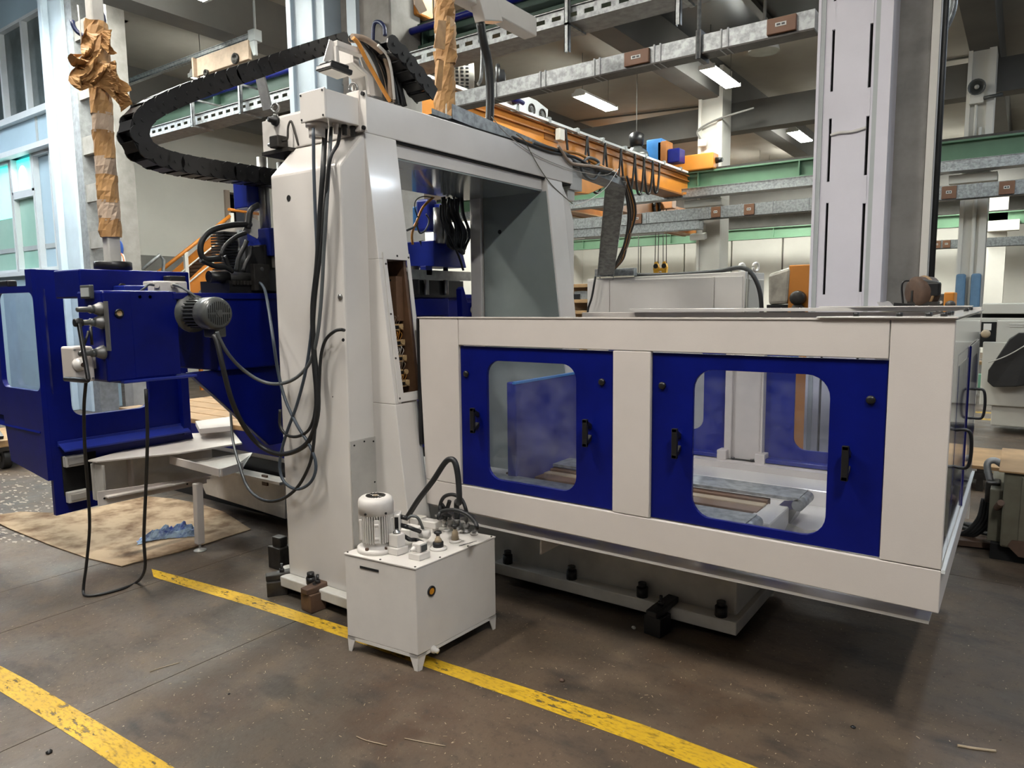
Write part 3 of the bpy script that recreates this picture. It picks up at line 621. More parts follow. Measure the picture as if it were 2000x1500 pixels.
for s in (-1, 1):
    part('sheave_cheek', MB().prism([(hk.x+s*.13-.06, 19.95, hk.z-.17), (hk.x+s*.13+.06, 19.95, hk.z-.17), (hk.x+s*.13+.09, 19.95, hk.z+.05), (hk.x+s*.13+.03, 19.95, hk.z+.22), (hk.x+s*.13-.05, 19.95, hk.z+.2), (hk.x+s*.13-.09, 19.95, hk.z)], (0, .12, 0)), 'yellow', kx, .01)
    part('sheave', MB().cyl((hk.x+s*.13, 19.93, hk.z+.08), (hk.x+s*.13, 20.09, hk.z+.08), .07), 'black', kx)
    for d in (-.05, .05): part('wire_rope', MB().cyl((hk.x+s*.13+d, 20, hk.z+.15), (hk.x+s*.11+d, 20, 4.35), .012, n=5), 'dark_steel', kx)
part('crosshead', MB().box(hk.x-.14, hk.x+.14, 19.94, 20.06, hk.z-.06, hk.z+.02), 'yellow', kx, .01); part('hook', MB().ring((hk.x, 20, hk.z-.24), (0, 1, 0), .11, .035, 14, 8, 4.9), 'yellow', kx)
part('rope_to_crane', MB().cyl((hk.x-.72, 20, 1.2), (hk.x-.72, 20, 4.4), .012, n=5), 'dark_steel', kx)
# left: galvanised arm with its pink-white bracket plate
ya = 6.45; a, b = PY(236, 168, ya), PY(492, 82, ya)
t = thing('monorail_arm', 'galvanised overhead arm with white end brackets above the cable carrier', 'beam', a)
zb = a.z
part('channel', MB().box(a.x, b.x, ya, ya+.07, zb-.01, zb+.01).box(a.x, b.x, ya, ya+.01, zb-.0, zb+.06).box(a.x, b.x, ya-.01, ya+.08, zb+.06, zb+.07), 'galv', t)
for x in (a.x, b.x): part('end_bracket', MB().box(x-.05, x+.1, ya-.03, ya+.1, zb-.06, zb+.10).prism([(x-.04, ya-.03, zb-.06), (x+.1, ya-.03, zb-.06), (x+.1, ya-.03, zb-.26), (x+.05, ya-.03, zb-.26)], (0, .05, 0)).cyl((x+.03, ya+.04, zb+.1), (x+.03, ya+.04, 6.3), .02, n=6), 'pillar_grey', t, .015)
c, d = PY(390, 130, ya), PY(492, 105, ya)
q = part('bracket_plate', MB().box(c.x, d.x, ya-.06, ya-.0, c.z-.16, c.z+.10).box(c.x-.02, c.x+.02, ya-.12, ya, c.z-.18, c.z+.10), 'paper_pale', t, .01, 'pinkish white plate with round ports')
for px, py, r_ in ((404, 143, .05), (461, 115, .075)): e = PY(px, py, ya-.07); part('round_port', MB().lathe(e, (0, -1, 0), [(0, r_), (.03, r_), (.03, r_*.7), (.005, r_*.6), (.005, 0)], 18), 'dark_steel', q)
# support flat bar of the carrier (tilted)
solo('flat_bar', 'grey flat steel bar leaning behind the near portal column top', 'bar', MB().bar(PX(506, 140, -3.95), PX(523, 214, -3.95), .085, .012, (0, 0, 1)), 'galv_old')
# ================================================================== PORTAL MACHINE
XF, XB, YW, YI, YJ, YE = -2.81, -3.37, 2.65, 2.88, 4.37, 4.73
PM = thing('portal_milling_machine', 'large white portal milling machine with two tapered columns joined by a crossbeam', 'machine', (-3.1, 3.6, 0))
def wx(z): return XF+(2.53-z)*.118
def wing(yf, yb, mirror=False, hole=None):
    mb = MB(); levels = [.11, .5, .8, 1.13, 1.17, 1.5, 1.9, 2.2, 2.53]
    rings = []
    for z in levels:
        r = .105 if z < 1.15 else .006
        x = wx(z); ring = [(XB, yf, z)]
        yr = yb if not mirror else yf
        for k in range(9):
            a = rad(90*k/8)
            if not mirror: ring.append((x-r+r*math.sin(a), yf+ (0 if k == 0 else 0), z) if False else (x-.006+.006*math.sin(a), yf+.006-.006*math.cos(a), z))
            else: ring.append((x-r+r*math.sin(a), yf+r-r*math.cos(a), z))
        for k in range(9):
            a = rad(90*k/8)
            if not mirror: ring.append((x-r+r*math.cos(a), yb-r+r*math.sin(a), z))
            else: ring.append((x-.006+.006*math.cos(a), yb-.006+.006*math.sin(a), z))
        ring.append((XB, yb, z)); rings.append(ring)
    return mb, rings
mb, rings = wing(YW, YI)
zo0, zo1, yo0, yo1 = 1.185, 1.885, 2.70, 2.858
# lofted wing; the +X skin between yo0..yo1, zo0..zo1 stays open
low = [r for r in rings if r[0][2] < 1.16]; top = [r for r in rings if r[0][2] > 1.86]
part('column_wing', MB().loft(low, True), 'white', PM, .004)
def wslab(z0, z1): return [[(XB, YW, z), (wx(z), YW, z), (wx(z), YI, z), (XB, YI, z)] for z in (z0, z1)]
part('column_wing', MB().loft(wslab(zo1, 2.53)), 'white', PM, .004)
part('column_wing', MB().loft([[(XB, YW, z), (wx(z), YW, z), (wx(z), yo0, z), (XB, yo0, z)] for z in (1.13, zo1+.001)]), 'white', PM, .004)
part('column_wing', MB().loft([[(XB, yo1, z), (wx(z)-.03, yo1, z), (wx(z)-.03, YI, z), (XB, YI, z)] for z in (1.13, zo1+.001)]), 'copper', PM, 0, 'rusty inner wall of the terminal recess')
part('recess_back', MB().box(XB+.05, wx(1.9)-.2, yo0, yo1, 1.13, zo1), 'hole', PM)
# flange plate round the recess
hz = [(yo0+.012, zo0), (yo1-.012, zo0), (yo1-.004, zo1), (yo0, zo1)]
holed_part('recess_flange', [(YW+.022, zo0-.045), (YI-.004, zo0-.045), (YI-.004, zo1+.035), (YW+.03, zo1+.035)], [hz], lambda u, v: (wx(v)+.001, u, v), (.006, 0, 0), 'white', PM)
mb = MB()
for (y, z) in ((YW+.04, 1.86), (2.78, 1.905), (2.865, 1.9), (YW+.035, 1.6), (YW+.033, 1.37), (YW+.03, 1.16), (2.84, 1.163)): bolt(mb, (wx(z)+.006, y, z), (1, 0, 0), .006, .004)
part('flange_screw', mb, 'dark_steel', PM, kind='stuff')
# terminal strips
ts = None
for i, z in enumerate((1.53, 1.445, 1.36, 1.285, 1.225)):
    q = part('terminal_strip', MB().box(wx(z)-.12, wx(z)-.07, yo0+.02, yo1-.012-(.04 if i == 3 else 0), z-.02, z+.014).cyl((wx(z)-.07, yo1-.035, z), (wx(z)-.06, yo1-.035, z), .014), 'tan_plastic', PM)
    mb = MB()
    for k in range(10): mb.box(wx(z)-.07, wx(z)-.066, yo0+.026+k*.0085, yo0+.031+k*.0085, z-.012, z+.006)
    part('terminal_slot', mb, 'black', q, kind='stuff')
    mb = MB()
    for k in range(7):
        y = yo0+.03+k*.016; mb.tube([(wx(z)-.09, y, z+.012), (wx(z)-.075, y+.002, z+.04+.01*(k % 3)), (wx(z)-.10, y+.012, z+.055), (wx(z)-.12, y+.012, z+.03)], .0022, 5)
    part('terminal_wire', mb, ('cable_tan', 'cable_orange', 'white_old')[i % 3], q, kind='stuff')
part('mounting_strip', MB().box(wx(1.9)-.16, wx(1.9)-.03, yo1-.055, yo1-.003, 1.56, 1.80), 'copper', PM, 0, 'rusty strip with bolt holes')
mb = MB()
for i in range(5):
    for y in (yo1-.056,): mb.cyl((wx(1.9)-.07-.04*(i % 2), y, 1.6+i*.045), (wx(1.9)-.07-.04*(i % 2), y-.002, 1.6+i*.045), .006, n=8)
part('bolt_hole', mb, 'hole', PM, kind='stuff')
# front box of the near column with its sloped shoulder
yf = 2.48
part('column_front', MB().prism([(XB, yf, .11), (XB, YW+.01, .11), (XB, YW+.01, 2.53), (XB, YW-.01, 2.515), (XB, yf, 2.345)], (XF-XB, 0, 0)), 'white', PM, .012)
part('column_left_cheek', MB().prism([(XB, yf+.02, .11), (XB-.03, yf+.1, .11), (XB-.03, yf+.1, 2.3), (XB, yf+.02, 2.3)], (.05, .0, 0)), 'white', PM)
part('foot_plate', MB().box(XB-.01, XF+.2, 2.425, 2.9, .055, .115), 'white_old', PM, .006)
part('foot_plate', MB().box(XB-.1, XF+.3, 4.3, 4.9, .055, .115), 'white_old', PM, .006)
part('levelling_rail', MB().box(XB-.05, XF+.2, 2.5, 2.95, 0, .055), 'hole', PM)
# access cover at the foot of the near column
a = PX(665, 868, XF+.004); b = PX(731, 857, XF+.004)
q = part('access_cover', MB().box(XF, XF+.008, yf-.005, 2.655, .12, a.z+.005), 'grey_sheet', PM, .002, 'scuffed cover plate with its shading in the grey')  # the plate's shading is put into the duller grey
mb = MB()
for (y, z) in ((yf+.02, a.z-.02), (2.57, a.z-.01), (2.635, a.z-.02), (2.635, .7), (2.635, .4)): bolt(mb, (XF+.008, y, z), (1, 0, 0), .005, .003)
part('cover_screw', mb, 'hole', q, kind='stuff')
# holes and plugs on the front face
for (px, py, r_, mt) in ((564, 387, .016, 'hole'), (670, 664, .009, 'hole'), (650, 775, .003, 'hole')):
    c = PY(px, py, yf-.0005) if px < 660 else PX(px, py, XF+.001)
    part('tapped_hole', MB().cyl(c, c+(Vector((0, -.002, 0)) if px < 660 else Vector((.002, 0, 0))), r_, n=14), mt, PM)
c = PY(665, 580, yf); part('plug', MB().lathe(c, (0, -1, 0), [(0, .016), (.006, .015), (.011, .008), (.012, 0)], 16), 'steel', PM)
# crossbeam
ZB0, ZB1 = 2.53, 2.715
part('crossbeam', MB().box(-3.62, XF, YW, YE+.01, ZB0, ZB1), 'white', PM, .005)
part('beam_end_cap', MB().box(-2.9, XF+.002, YW-.03, YW, ZB0-.0, ZB1+.015), 'cream', PM, .003)
part('beam_skirt', MB().box(-3.55, XF-.03, YI+.0, YJ-.01, 2.445, ZB0-.002), 'white', PM, .003)
part('soffit_shade_plate', MB().box(-3.55, XF-.035, YI, YJ, 2.436, 2.446), 'shade_gloss', PM)  # thin plate with the underside's shade in its colour
part('inner_shade_face', MB().loft([[(XB, YJ-.006, z), (wx(z)-.01, YJ-.006, z), (wx(z)-.01, YJ+.004, z), (XB, YJ+.004, z)] for z in (.12, 2.436)]), 'shade_gloss', PM, 0, 'inner face of the far column with painted-in shade')  # added skin that carries the inner face's shade in its colour
part('beam_shadow_joint', MB().box(-3.5, XF-.012, YW+.01, YE, ZB0-.012, ZB0+.001), 'hole', PM)
# left end block of the beam
a = PY(516, 224, YW); b = PY(572, 292, YW)
part('beam_end_block', MB().box(a.x, -2.9, YW-.02, YW+.4, b.z, 2.70), 'white', PM, .006)
part('guide_rail', MB().box(b.x-.12, b.x+.02, YW+.03, YW+.3, .1, b.z), 'black', PM)
c = PY(540, 236, YW-.02); part('oil_plug', MB().lathe(c, (0, -1, 0), [(0, .03), (.02, .028), (.024, .016), (.05, .016), (.05, 0)], 14), 'black', PM)
c = PY(542, 277, YW-.06); q = part('oil_distributor', MB().box(c.x-.035, c.x+.04, YW-.09, YW-.02, c.z-.035, c.z+.03), 'dark_steel', PM, .006)
part('oil_union', MB().cyl((c.x-.035, YW-.055, c.z), (c.x-.085, YW-.055, c.z-.006), .01), 'steel', q)
part('oil_pipe', MB().tube([(c.x+.04, YW-.055, c.z), (c.x+.08, YW-.055, c.z+.005), (c.x+.085, YW-.05, c.z+.07), (c.x+.1, YW-.04, c.z+.1), (c.x+.115, YW-.03, c.z+.04), (c.x+.13, YW-.02, c.z-.03)], .006), 'dark_steel', q)
part('rail_ledge', MB().box(b.x-.2, b.x+.04, YW-.06, YW+.3, b.z-.02, b.z), 'dark_steel', PM)
for px, py, Y in ((690, 172, 2.8), (538, 211, YW+.1)):
    c = PY(px, py, Y); part('eye_bolt', MB().ring(c, (.3, -1, 0), .024, .007, 18, 8).cyl(c-Vector((0, 0, .035)), c-Vector((0, 0, .07)), .014), 'steel', PM)
# far column
rings = []
for z in (.11, 1.2, 2.2, 2.53):
    x = wx(z); rings.append([(XB, YJ, z), (x, YJ, z), (x, YJ+.22, z), (XB, YJ+.22, z)])
part('far_column_wing', MB().loft(rings), 'white', PM, .01)
part('far_column_body', MB().prism([(XB, YJ+.2, .11), (XB, YE+.03, .11), (XB, YE+.03, 2.25), (XB, YE-.04, 2.4), (XB, YJ+.2, 2.53)], (XF-XB, 0, 0)), 'white', PM, .012)
part('far_column_edge', MB().box(XB-.12, XB-.02, YJ-.02, YJ+.2, .3, 2.45), 'white', PM, .004)
c = PY(976, 453, YJ-.0065); part('tapped_hole', MB().cyl(c, c+Vector((0, -.002, 0)), .016, n=14), 'hole', PM)
# machine bed
part('bed', MB().box(-6.3, -1.07, 3.365, 3.97, .06, .497), 'white_old', PM, .01)
part('bed_foot_flange', MB().box(-2.5, -1.04, 3.28, 4.05, .05, .115), 'white_old', PM, .005)
part('bed_apron', MB().box(-2.55, -1.05, 3.2, 4.1, .44, .498), 'white_old', PM)
for X in (-2.42, -1.98, -1.55, -1.13):
    part('levelling_bolt', MB().cyl((X, 3.32, .115), (X, 3.32, .165), .03, n=10).cyl((X, 3.32, .165), (X, 3.32, .19), .022, n=10), 'black', PM)
part('levelling_bolt', MB().cyl((-3.14, 2.452, .115), (-3.14, 2.452, .155), .025, n=10).cyl((-3.14, 2.452, .155), (-3.14, 2.452, .18), .02, n=10), 'black', PM)
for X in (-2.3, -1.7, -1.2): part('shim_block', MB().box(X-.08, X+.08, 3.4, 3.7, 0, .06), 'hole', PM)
# lower bed face to the left (slanted front)
P4 = [PY(376, 905, 3.2), PY(557, 945, 3.2), PY(557, 1014, 3.2), PY(402, 965, 3.2)]
part('bed_side_plate', MB().prism(P4, (0, .12, 0)), 'white_old', PM, .004); part('bed_side_lip', MB().bar(P4[0]+Vector((0, -.02, .01)), P4[1]+Vector((0, -.02, .01)), .06, .02), 'grey_sheet', PM)
c = PY(517, 938, 3.19); part('brown_tab', MB().box(c.x-.03, c.x+.03, 3.185, 3.2, c.z-.04, c.z+.04), 'wood_dark', PM)
part('bed_shade_block', MB().box(-6.5, -3.5, 3.36, 4.0, .0, .45), 'black', PM)  # black block stands in for the shaded void under the bed
# ================================================================== RIGHT ENCLOSURE
EX0, EX1, EY0, EY1, EZ0, EZ1 = -2.612, -.186, 2.80, 4.56, .558, 1.577
EN = thing('machine_enclosure', 'cream and blue splash guard enclosure with two blue windowed doors', 'enclosure', (-1.4, 3.6, .56))
zt, zb_ = 1.441, .712
part('corner_post', MB().prism([(EX0, EY0, EZ1), (-2.337, EY0, EZ1), (-2.337, EY0, zb_+.002), (EX0+.031, EY0, zb_+.002)], (0, .03, 0)), 'cream', EN, .003)
part('top_rail', MB().box(-2.334, -.381, EY0, EY0+.03, zt, EZ1), 'cream', EN, .003)
part('bottom_rail', MB().prism([(EX0+.032, EY0, zb_), (EX1, EY0, zb_), (EX1, EY0, EZ0), (EX0+.034, EY0, EZ0+.02)], (0, .03, 0)), 'cream', EN, .003)
part('bottom_return', MB().box(EX0+.05, EX1-.003, EY0+.028, EY0+.16, EZ0, EZ0+.012), 'cream', EN)
part('middle_post', MB().box(-1.458, -1.28, EY0, EY0+.03, zb_+.003, zt-.002), 'cream', EN, .003)
part('corner_post', MB().box(-.378, EX1, EY0, EY0+.03, zb_+.003, EZ1), 'cream', EN, .003)
part('post_return', MB().box(-2.337, -2.325, EY0+.03, EY0+.12, zb_, EZ1), 'cream', EN); part('post_return', MB().box(EX0-.01, EX0+.012, EY0+.0, EY0+.2, .9, EZ1-.004), 'black', EN)
part('top_lip', MB().box(EX0, EX1, EY0-.004, EY0+.045, EZ1, EZ1+.006), 'cream', EN)
def front_handle(px0, py0, px1, py1, par, Y):
    a = PY(px0, py0, Y-.045); b = PY(px1, py1, Y-.045); x = (a.x+b.x)/2
    q = part('handle', MB().box(x-.012, x+.012, Y-.05, Y-.032, b.z, a.z), 'black', par, .003)
    for z, s in ((a.z, -1), (b.z, 1)):
        mb = MB(); mb.prism([(x-.012, Y-.05, z), (x-.012, Y-.05, z+s*.016), (x-.012, Y, z+s*.05), (x-.012, Y, z+s*.028)], (.024, 0, 0)); part('handle_stand', mb, 'black', q if par.parent is None else par, .002)
def door(x0, x1, win, hs, ks):
    Y = EY0+.014
    a = PY(win[0], win[1], Y); b = PY(win[2], win[3], Y); c = PY((win[0]+win[2])/2, win[4], Y); d = PY((win[0]+win[2])/2, win[5], Y)
    wx0, wx1, wz0, wz1 = a.x, b.x, d.z, c.z
    me = holed([(x0, zb_+.006), (x1, zb_+.006), (x1, zt-.006), (x0, zt-.006)], [rrect(wx0, wx1, wz0, wz1, win[6])], lambda u, v: (u, Y, v), (0, .018, 0)); me.name = 'door'
    dr = link('door', me, EN, M['blue'], .002)
    part('window_pane', MB().box(wx0-.02, wx1+.02, Y+.02, Y+.025, wz0-.02, wz1+.02), 'poly', dr)
    for h in hs: front_handle(*h, dr, Y)
    for k in ks:
        c = PY(*k, Y); part('lock_knob', MB().lathe((c.x, Y, c.z), (0, -1, 0), [(0, .016), (.008, .016), (.012, .01), (.012, 0)], 14), 'black', dr)
    return dr
door(-2.334, -1.461, (952, 830, 1125, 830, 708, 948, .075), [(922, 797, 922, 846), (1142, 819, 1142, 873)], [(911, 730), (1176, 746)])
door(-1.277, -.381, (1352, 880, 1617, 880, 727, 1030, .085), [(1317, 837, 1317, 896), (1650, 871, 1650, 940)], [(1294, 753), (1701, 781)])
# frame channel on the tops of the three sides, with its bolts
part('top_channel', MB().prism([(-.62, EY0-.012, EZ1+.006), (EX1+.008, EY0-.012, EZ1+.006), (EX1+.008, EY0+.12, EZ1+.006), (-.5, EY0+.12, EZ1+.006)], (0, 0, .006)), 'white', EN, .002)
part('top_channel', MB().box(EX1-.09, EX1+.008, EY0+.1, EY1, EZ1+.006, EZ1+.012), 'white', EN, .002)
part('top_channel', MB().prism([(-2.2, EY1-.1, EZ1+.006), (EX1, EY1-.1, EZ1+.006), (EX1, EY1+.012, EZ1+.006), (-2.2, EY1+.012, EZ1+.006)], (0, 0, .02)), 'white', EN, .002)
part('corner_gusset', MB().prism([(-.75, EY1-.14, EZ1+.028), (EX1-.04, EY1-.14, EZ1+.028), (EX1-.04, EY1-.02, EZ1+.028), (-1.0, EY1-.02, EZ1+.028)], (0, 0, .006)), 'white', EN, .002)
for (x, y) in ((-.5, EY0+.06), (-.36, EY0+.055), (-.27, EY0+.055), (-.225, EY0+.055), (EX1-.04, 3.05), (EX1-.04, 3.15), (EX1-.04, 4.0), (EX1-.045, 4.4), (EX1-.1, EY1-.07), (-.9, EY1-.07)):
    part('frame_bolt', MB().cyl((x, y, EZ1+.012), (x, y, EZ1+.026), .011, n=8), 'black', EN)
# end wall on the right: glossy panels, blue sliding door with two panes and loop handles
e1 = EX1-.02
holed_part('end_panel', [(EY0+.03, zb_+.004), (EY1, zb_+.004), (EY1, EZ1), (EY0+.03, EZ1)], [[(3.045, zb_+.008), (3.685, zb_+.008), (3.685, zt+.002), (3.045, zt+.002)], [(3.715, zb_+.008), (4.365, zb_+.008), (4.365, zt+.002), (3.715, zt+.002)]], lambda u, v: (EX1-.024, u, v), (.022, 0, 0), 'mirror_white', EN, .002)
part('end_bottom_rail', MB().box(EX1-.03, EX1, EY0+.03, EY1, EZ0, zb_-.004), 'cream', EN, .003)
part('bottom_lip', MB().box(EX1-.0, EX1+.012, EY0-.0, EY1, zb_-.008, zb_+.004), 'alu', EN)
for (y0, y1, dx) in ((3.05, 3.68, .0), (3.72, 4.36, .014)):
    x = EX1-.018+dx*.3
    me = holed([(y0, zb_+.01), (y1, zb_+.01), (y1, zt), (y0, zt)], [rrect(y0+.09, y1-.09, .85, 1.38, .06)], lambda u, v: (x, u, v), (.016+dx*.2, 0, 0)); me.name = 'end_door'
    q = link('end_door', me, EN, M['blue_gloss'], .002)
    part('window_pane', MB().box(x+.014, x+.018, y0+.07, y1-.07, .83, 1.4), 'poly_end', q)
    yh = y0+.12 if dx == 0 else y1-.14; hz0 = PX(1885, 877, EX1+.03).z if dx == 0 else PX(1898, 827, EX1+.03).z; x = EX1-.012
    part('loop_handle', MB().tube([(x+.0, yh, hz0+.068), (x+.03, yh, hz0+.074), (x+.055, yh, hz0+.064), (x+.062, yh, hz0), (x+.055, yh, hz0-.064), (x+.03, yh, hz0-.074), (x+.0, yh, hz0-.068)], .0065, 8), 'black', q)
# back wall with two blue windowed doors, middle post with brackets
yb = EY1
part('back_rail', MB().box(EX0, EX1, yb-.03, yb, 1.46, EZ1), 'cream', EN, .003); part('back_sill', MB().box(EX0, EX1, yb-.03, yb, .45, .64), 'cream', EN, .003)
pa, pb = PY(1423, 800, yb).x, PY(1497, 800, yb).x
part('back_post', MB().box(pa, pb, yb-.045, yb, .64, 1.46).box(pa, pa+.045, yb-.075, yb-.045, .64, 1.46).box(pb-.012, pb, yb-.075, yb-.045, .64, 1.46), 'cream', EN, .003)
part('post_shoe', MB().box(pa-.03, pa+.03, yb-.12, yb-.03, .60, .70).box(pb-.03, pb+.03, yb-.12, yb-.03, .60, .70).box(pa, pb, yb-.1, yb-.04, .60, .64), 'cream', EN, .004)
for x in (pa+.06, pb-.06): part('shoe_bolt', MB().cyl((x, yb-.07, .64), (x, yb-.07, .652), .011, n=8), 'black', EN)
for (x0, x1, w0, w1) in ((-2.40, pa, -2.20, PY(1376, 800, yb).x), (pb, -.25, PY(1553, 800, yb).x, -.42)):
    me = holed([(x0, .66), (x1, .66), (x1, 1.45), (x0, 1.45)], [rrect(w0, w1, .80 if x0 < -2 else .735, 1.34, .075)], lambda u, v: (u, yb-.02, v), (0, .016, 0)); me.name = 'back_door'
    q = link('back_door', me, EN, M['blue_mid'], .002)
    part('window_pane', MB().box(w0-.02, w1+.02, yb-.002, yb+.003, .72, 1.36), 'poly', q)
    part('drip_ledge', MB().box(x0, x1, yb-.1, yb-.02, .645, .67), 'blue_mid', q, .003)
part('tub_floor', MB().box(-2.55, EX1-.03, EY0+.03, yb-.03, .50, .512), 'white', EN); part('tub_step', MB().box(-2.55, EX1-.03, 4.12, yb-.03, .50, .60), 'white', EN, .01)
part('tub_back', MB().box(-2.55, EX1-.03, 4.38, yb-.03, .6, .64), 'cream', EN)
for (px, py) in ((1437, 909), (1503, 926)): c = PY(px, py, yb-.031); part('sill_notch', MB().box(c.x-.02, c.x+.02, yb-.036, yb-.03, .5, .545), 'grey_sheet', EN)
# way rails with rolled steel covers
tb = thing('machine_table', 'steel covered slideway with brown rails inside the right enclosure window', 'slideway', (-1.3, 3.4, .512))
for (y0, y1, xe) in ((3.62, 3.82, -.86), (3.05, 3.25, -.95)):
    part('way_cover', MB().loft([[(x, y0, .66), (x, y1, .66), (x, y1, .675), (x, y0, .675)] for x in (-2.5, xe)]), 'galv', tb)
    part('cover_roll', MB().tube([(xe-.0, y0, .64), (xe, y1, .64)], .03, 14, True, 0), 'galv', tb)
    part('cover_tail', MB().prism([(xe-.12, y0, .60), (xe+.0, y0, .62), (xe-.05, y0, .52), (xe-.1, y0, .52)], (0, y1-y0, 0)), 'steel', tb, .004)
for (y, z, h, mt) in ((3.30, .60, .05, 'tan_rail'), (3.42, .615, .05, 'brown_rail'), (3.52, .63, .04, 'tan_rail'), (3.59, .62, .06, 'brown_rail')):
    part('way_rail', MB().box(-2.5, -1.0, y, y+.1 if y < 3.5 else y+.06, z-.1, z+h-.03), mt, tb, .004)
part('end_plate', MB().box(-1.02, -.9, 3.28, 3.62, .512, .63), 'white', tb, .01)
q = thing('plastic_film', 'crumpled clear plastic film behind the rolled slideway cover', 'plastic film', (-.75, 3.3, .512))
mb = MB()
pts = [[Vector((-.9+i*.04, 3.05+j*.07, .52+.05*abs(mnoise.noise(Vector((i*.6, j*.7, 0)))))) for j in range(9)] for i in range(8)]
mb.add([p for r in pts for p in r], [(i*9+j, i*9+j+1, (i+1)*9+j+1, (i+1)*9+j) for i in range(7) for j in range(8)], True)
part('film', mb, 'pvc', q)
# blue slide cover behind the left window
tc = thing('table_cover', 'blue sheet metal box seen through the left enclosure window', 'cover', (-2.3, 3.5, .512))
part('cover_box', MB().hexa([(-2.345, 3.225, .512), (-2.29, 3.235, .512), (-2.29, 4.2, .512), (-2.345, 4.2, .512), (-2.345, 3.225, 1.21), (-2.29, 3.235, 1.206), (-2.29, 4.2, 1.196), (-2.345, 4.2, 1.2)]), 'blue_mid', tc, .006)
part('cover_edge', MB().box(-2.31, -2.285, 3.23, 4.1, 1.2, 1.212), 'blue_light', tc)
# small bracket below the bottom rail
a = PY(1064, 1040, 3.0); solo('angle_bracket', 'small white angle bracket under the enclosure bottom rail', 'bracket', MB().box(a.x, a.x+.012, 2.95, 3.36, a.z-.1, a.z).box(a.x, a.x+.16, 2.95, 3.36, a.z-.012, a.z), 'white', .002)
# ================================================================== LEFT GUARD
GX = -5.0
LG = thing('machine_guard', 'dark blue splash guard with rounded windows at the far left end', 'guard', (GX, 2.4, .32))
gz1 = 1.89; gy0 = 1.935
w = [PX(*q, GX) for q in ((125, 600), (290, 740), (200, 562), (200, 812))]
holed_part('side_panel', [(gy0, .32), (2.97, .35), (2.84, .92), (2.835, gz1), (gy0, gz1)], [rrect(w[0].y, w[1].y+.0, w[3].z+.02, w[2].z-.0, .07)], lambda u, v: (GX-.04, u, v), (.04, 0, 0), 'blue', LG, .004)
part('window_pane', MB().box(GX-.045, GX-.041, w[0].y-.02, w[1].y+.02, w[3].z-.02, w[2].z+.02), 'poly', LG)
fx0 = -6.3; a, b = PY(5, 640, gy0), PY(80, 640, gy0)
c, d = PY(45, 572, gy0), PY(45, 758, gy0)
a2 = PY(108, 936, gy0)
holed_part('front_panel', [(fx0, .95), (-5.62, .93), (-5.56, .62), (GX+.002, a2.z-.01), (GX+.002, gz1), (GX-.085, gz1), (GX-.085, 1.79), (fx0, 1.79)], [rrect(a.x, b.x-.005, d.z, c.z, .06)], lambda u, v: (u, gy0-.03, v), (0, .03, 0), 'blue', LG)
part('window_pane', MB().box(a.x-.02, b.x+.02, gy0+.028, gy0+.032, d.z-.02, c.z+.02), 'poly', LG)
part('front_ledge', MB().prism([(fx0, gy0-.0, .93), (GX-.05, gy0, .93), (GX-.05, gy0-.036, .86), (fx0, gy0-.036, .86)], (0, .02, 0)), 'blue', LG)
q = PX(10, 548, -6.0); part('top_clip', MB().box(-5.75, -5.45, gy0, gy0+.06, 1.79, 1.835), 'black', LG, .01)
part('drip_lip', MB().prism([(GX, 1.975, .765), (GX, 2.82, .765), (GX, 2.82, .80), (GX, 1.975, .80)], (.012, 0, 0)).prism([(GX+.0, 1.975, .78), (GX+.075, 1.985, .735), (GX+.075, 2.835, .735), (GX, 2.83, .78)], (0, 0, .012)), 'blue_mid', LG, .002)
part('end_stile', MB().box(GX-.05, GX+.045, 2.80, 2.86, .72, gz1-.3), 'blue', LG, .004)
part('inner_recess', MB().box(GX+.0, GX+.006, 1.99, 2.2, .44, .70), 'hole', LG)
for z in (.665, .43):
    q = part('slide_block', MB().box(GX+.006, GX+.05, 1.995, 2.12, z-.035, z+.035), 'white_old', LG, .004); part('slide_insert', MB().box(GX+.05, GX+.056, 2.01, 2.1, z-.02, z+.02), 'grey_sheet', q, .002)
# conveyor trough and brackets beneath the guard
TR = thing('chip_trough', 'off-white sheet metal chip trough with brackets below the blue guard', 'trough', (-4.7, 2.6, .3))
def quadz(px, z): return [PZ(x, y, z) for x, y in px]
part('trough_top', MB().prism(quadz([(172, 902), (360, 850), (455, 845), (473, 868), (350, 887), (190, 904)], .66), (0, 0, .012)), 'cream', TR, .002)
part('trough_end', MB().prism([(-4.9, 2.12, .64), (-4.78, 2.14, .64), (-4.78, 2.14, .40), (-4.9, 2.12, .40)], (0, .012, 0)), 'white_old', TR)
part('trough_side', MB().box(-4.87, -4.858, 2.12, 2.95, .40, .655), 'white_old', TR)
part('trough_rib', MB().box(-4.858, -4.80, 2.33, 2.345, .42, .655), 'cream', TR)
a, b = PX(190, 975, -4.72), PX(402, 938, -4.72)
part('lower_bracket', MB().hexa([a+Vector((0, 0, -.045)), a+Vector((.012, 0, -.045)), b+Vector((.012, 0, -.02)), b+Vector((0, 0, -.02)), a+Vector((0, 0, .05)), a+Vector((.012, 0, .05)), b+Vector((.012, 0, .03)), b+Vector((0, 0, .03))]), 'cream', TR, .002)
part('bracket_flange', MB().bar(a+Vector((.03, .04, .01)), b+Vector((.03, 0, .025)), .06, .012), 'cream', TR, .002)
mb = MB()
for t_ in (.05, .4, .8): bolt(mb, a+(b-a)*t_+Vector((.012, 0, 0)), (1, 0, 0), .007, .003)
part('bracket_hole', mb, 'hole', TR, kind='stuff')
u = [PY(333, 890, 2.55), PY(430, 915, 2.6), PY(472, 903, 2.85)]
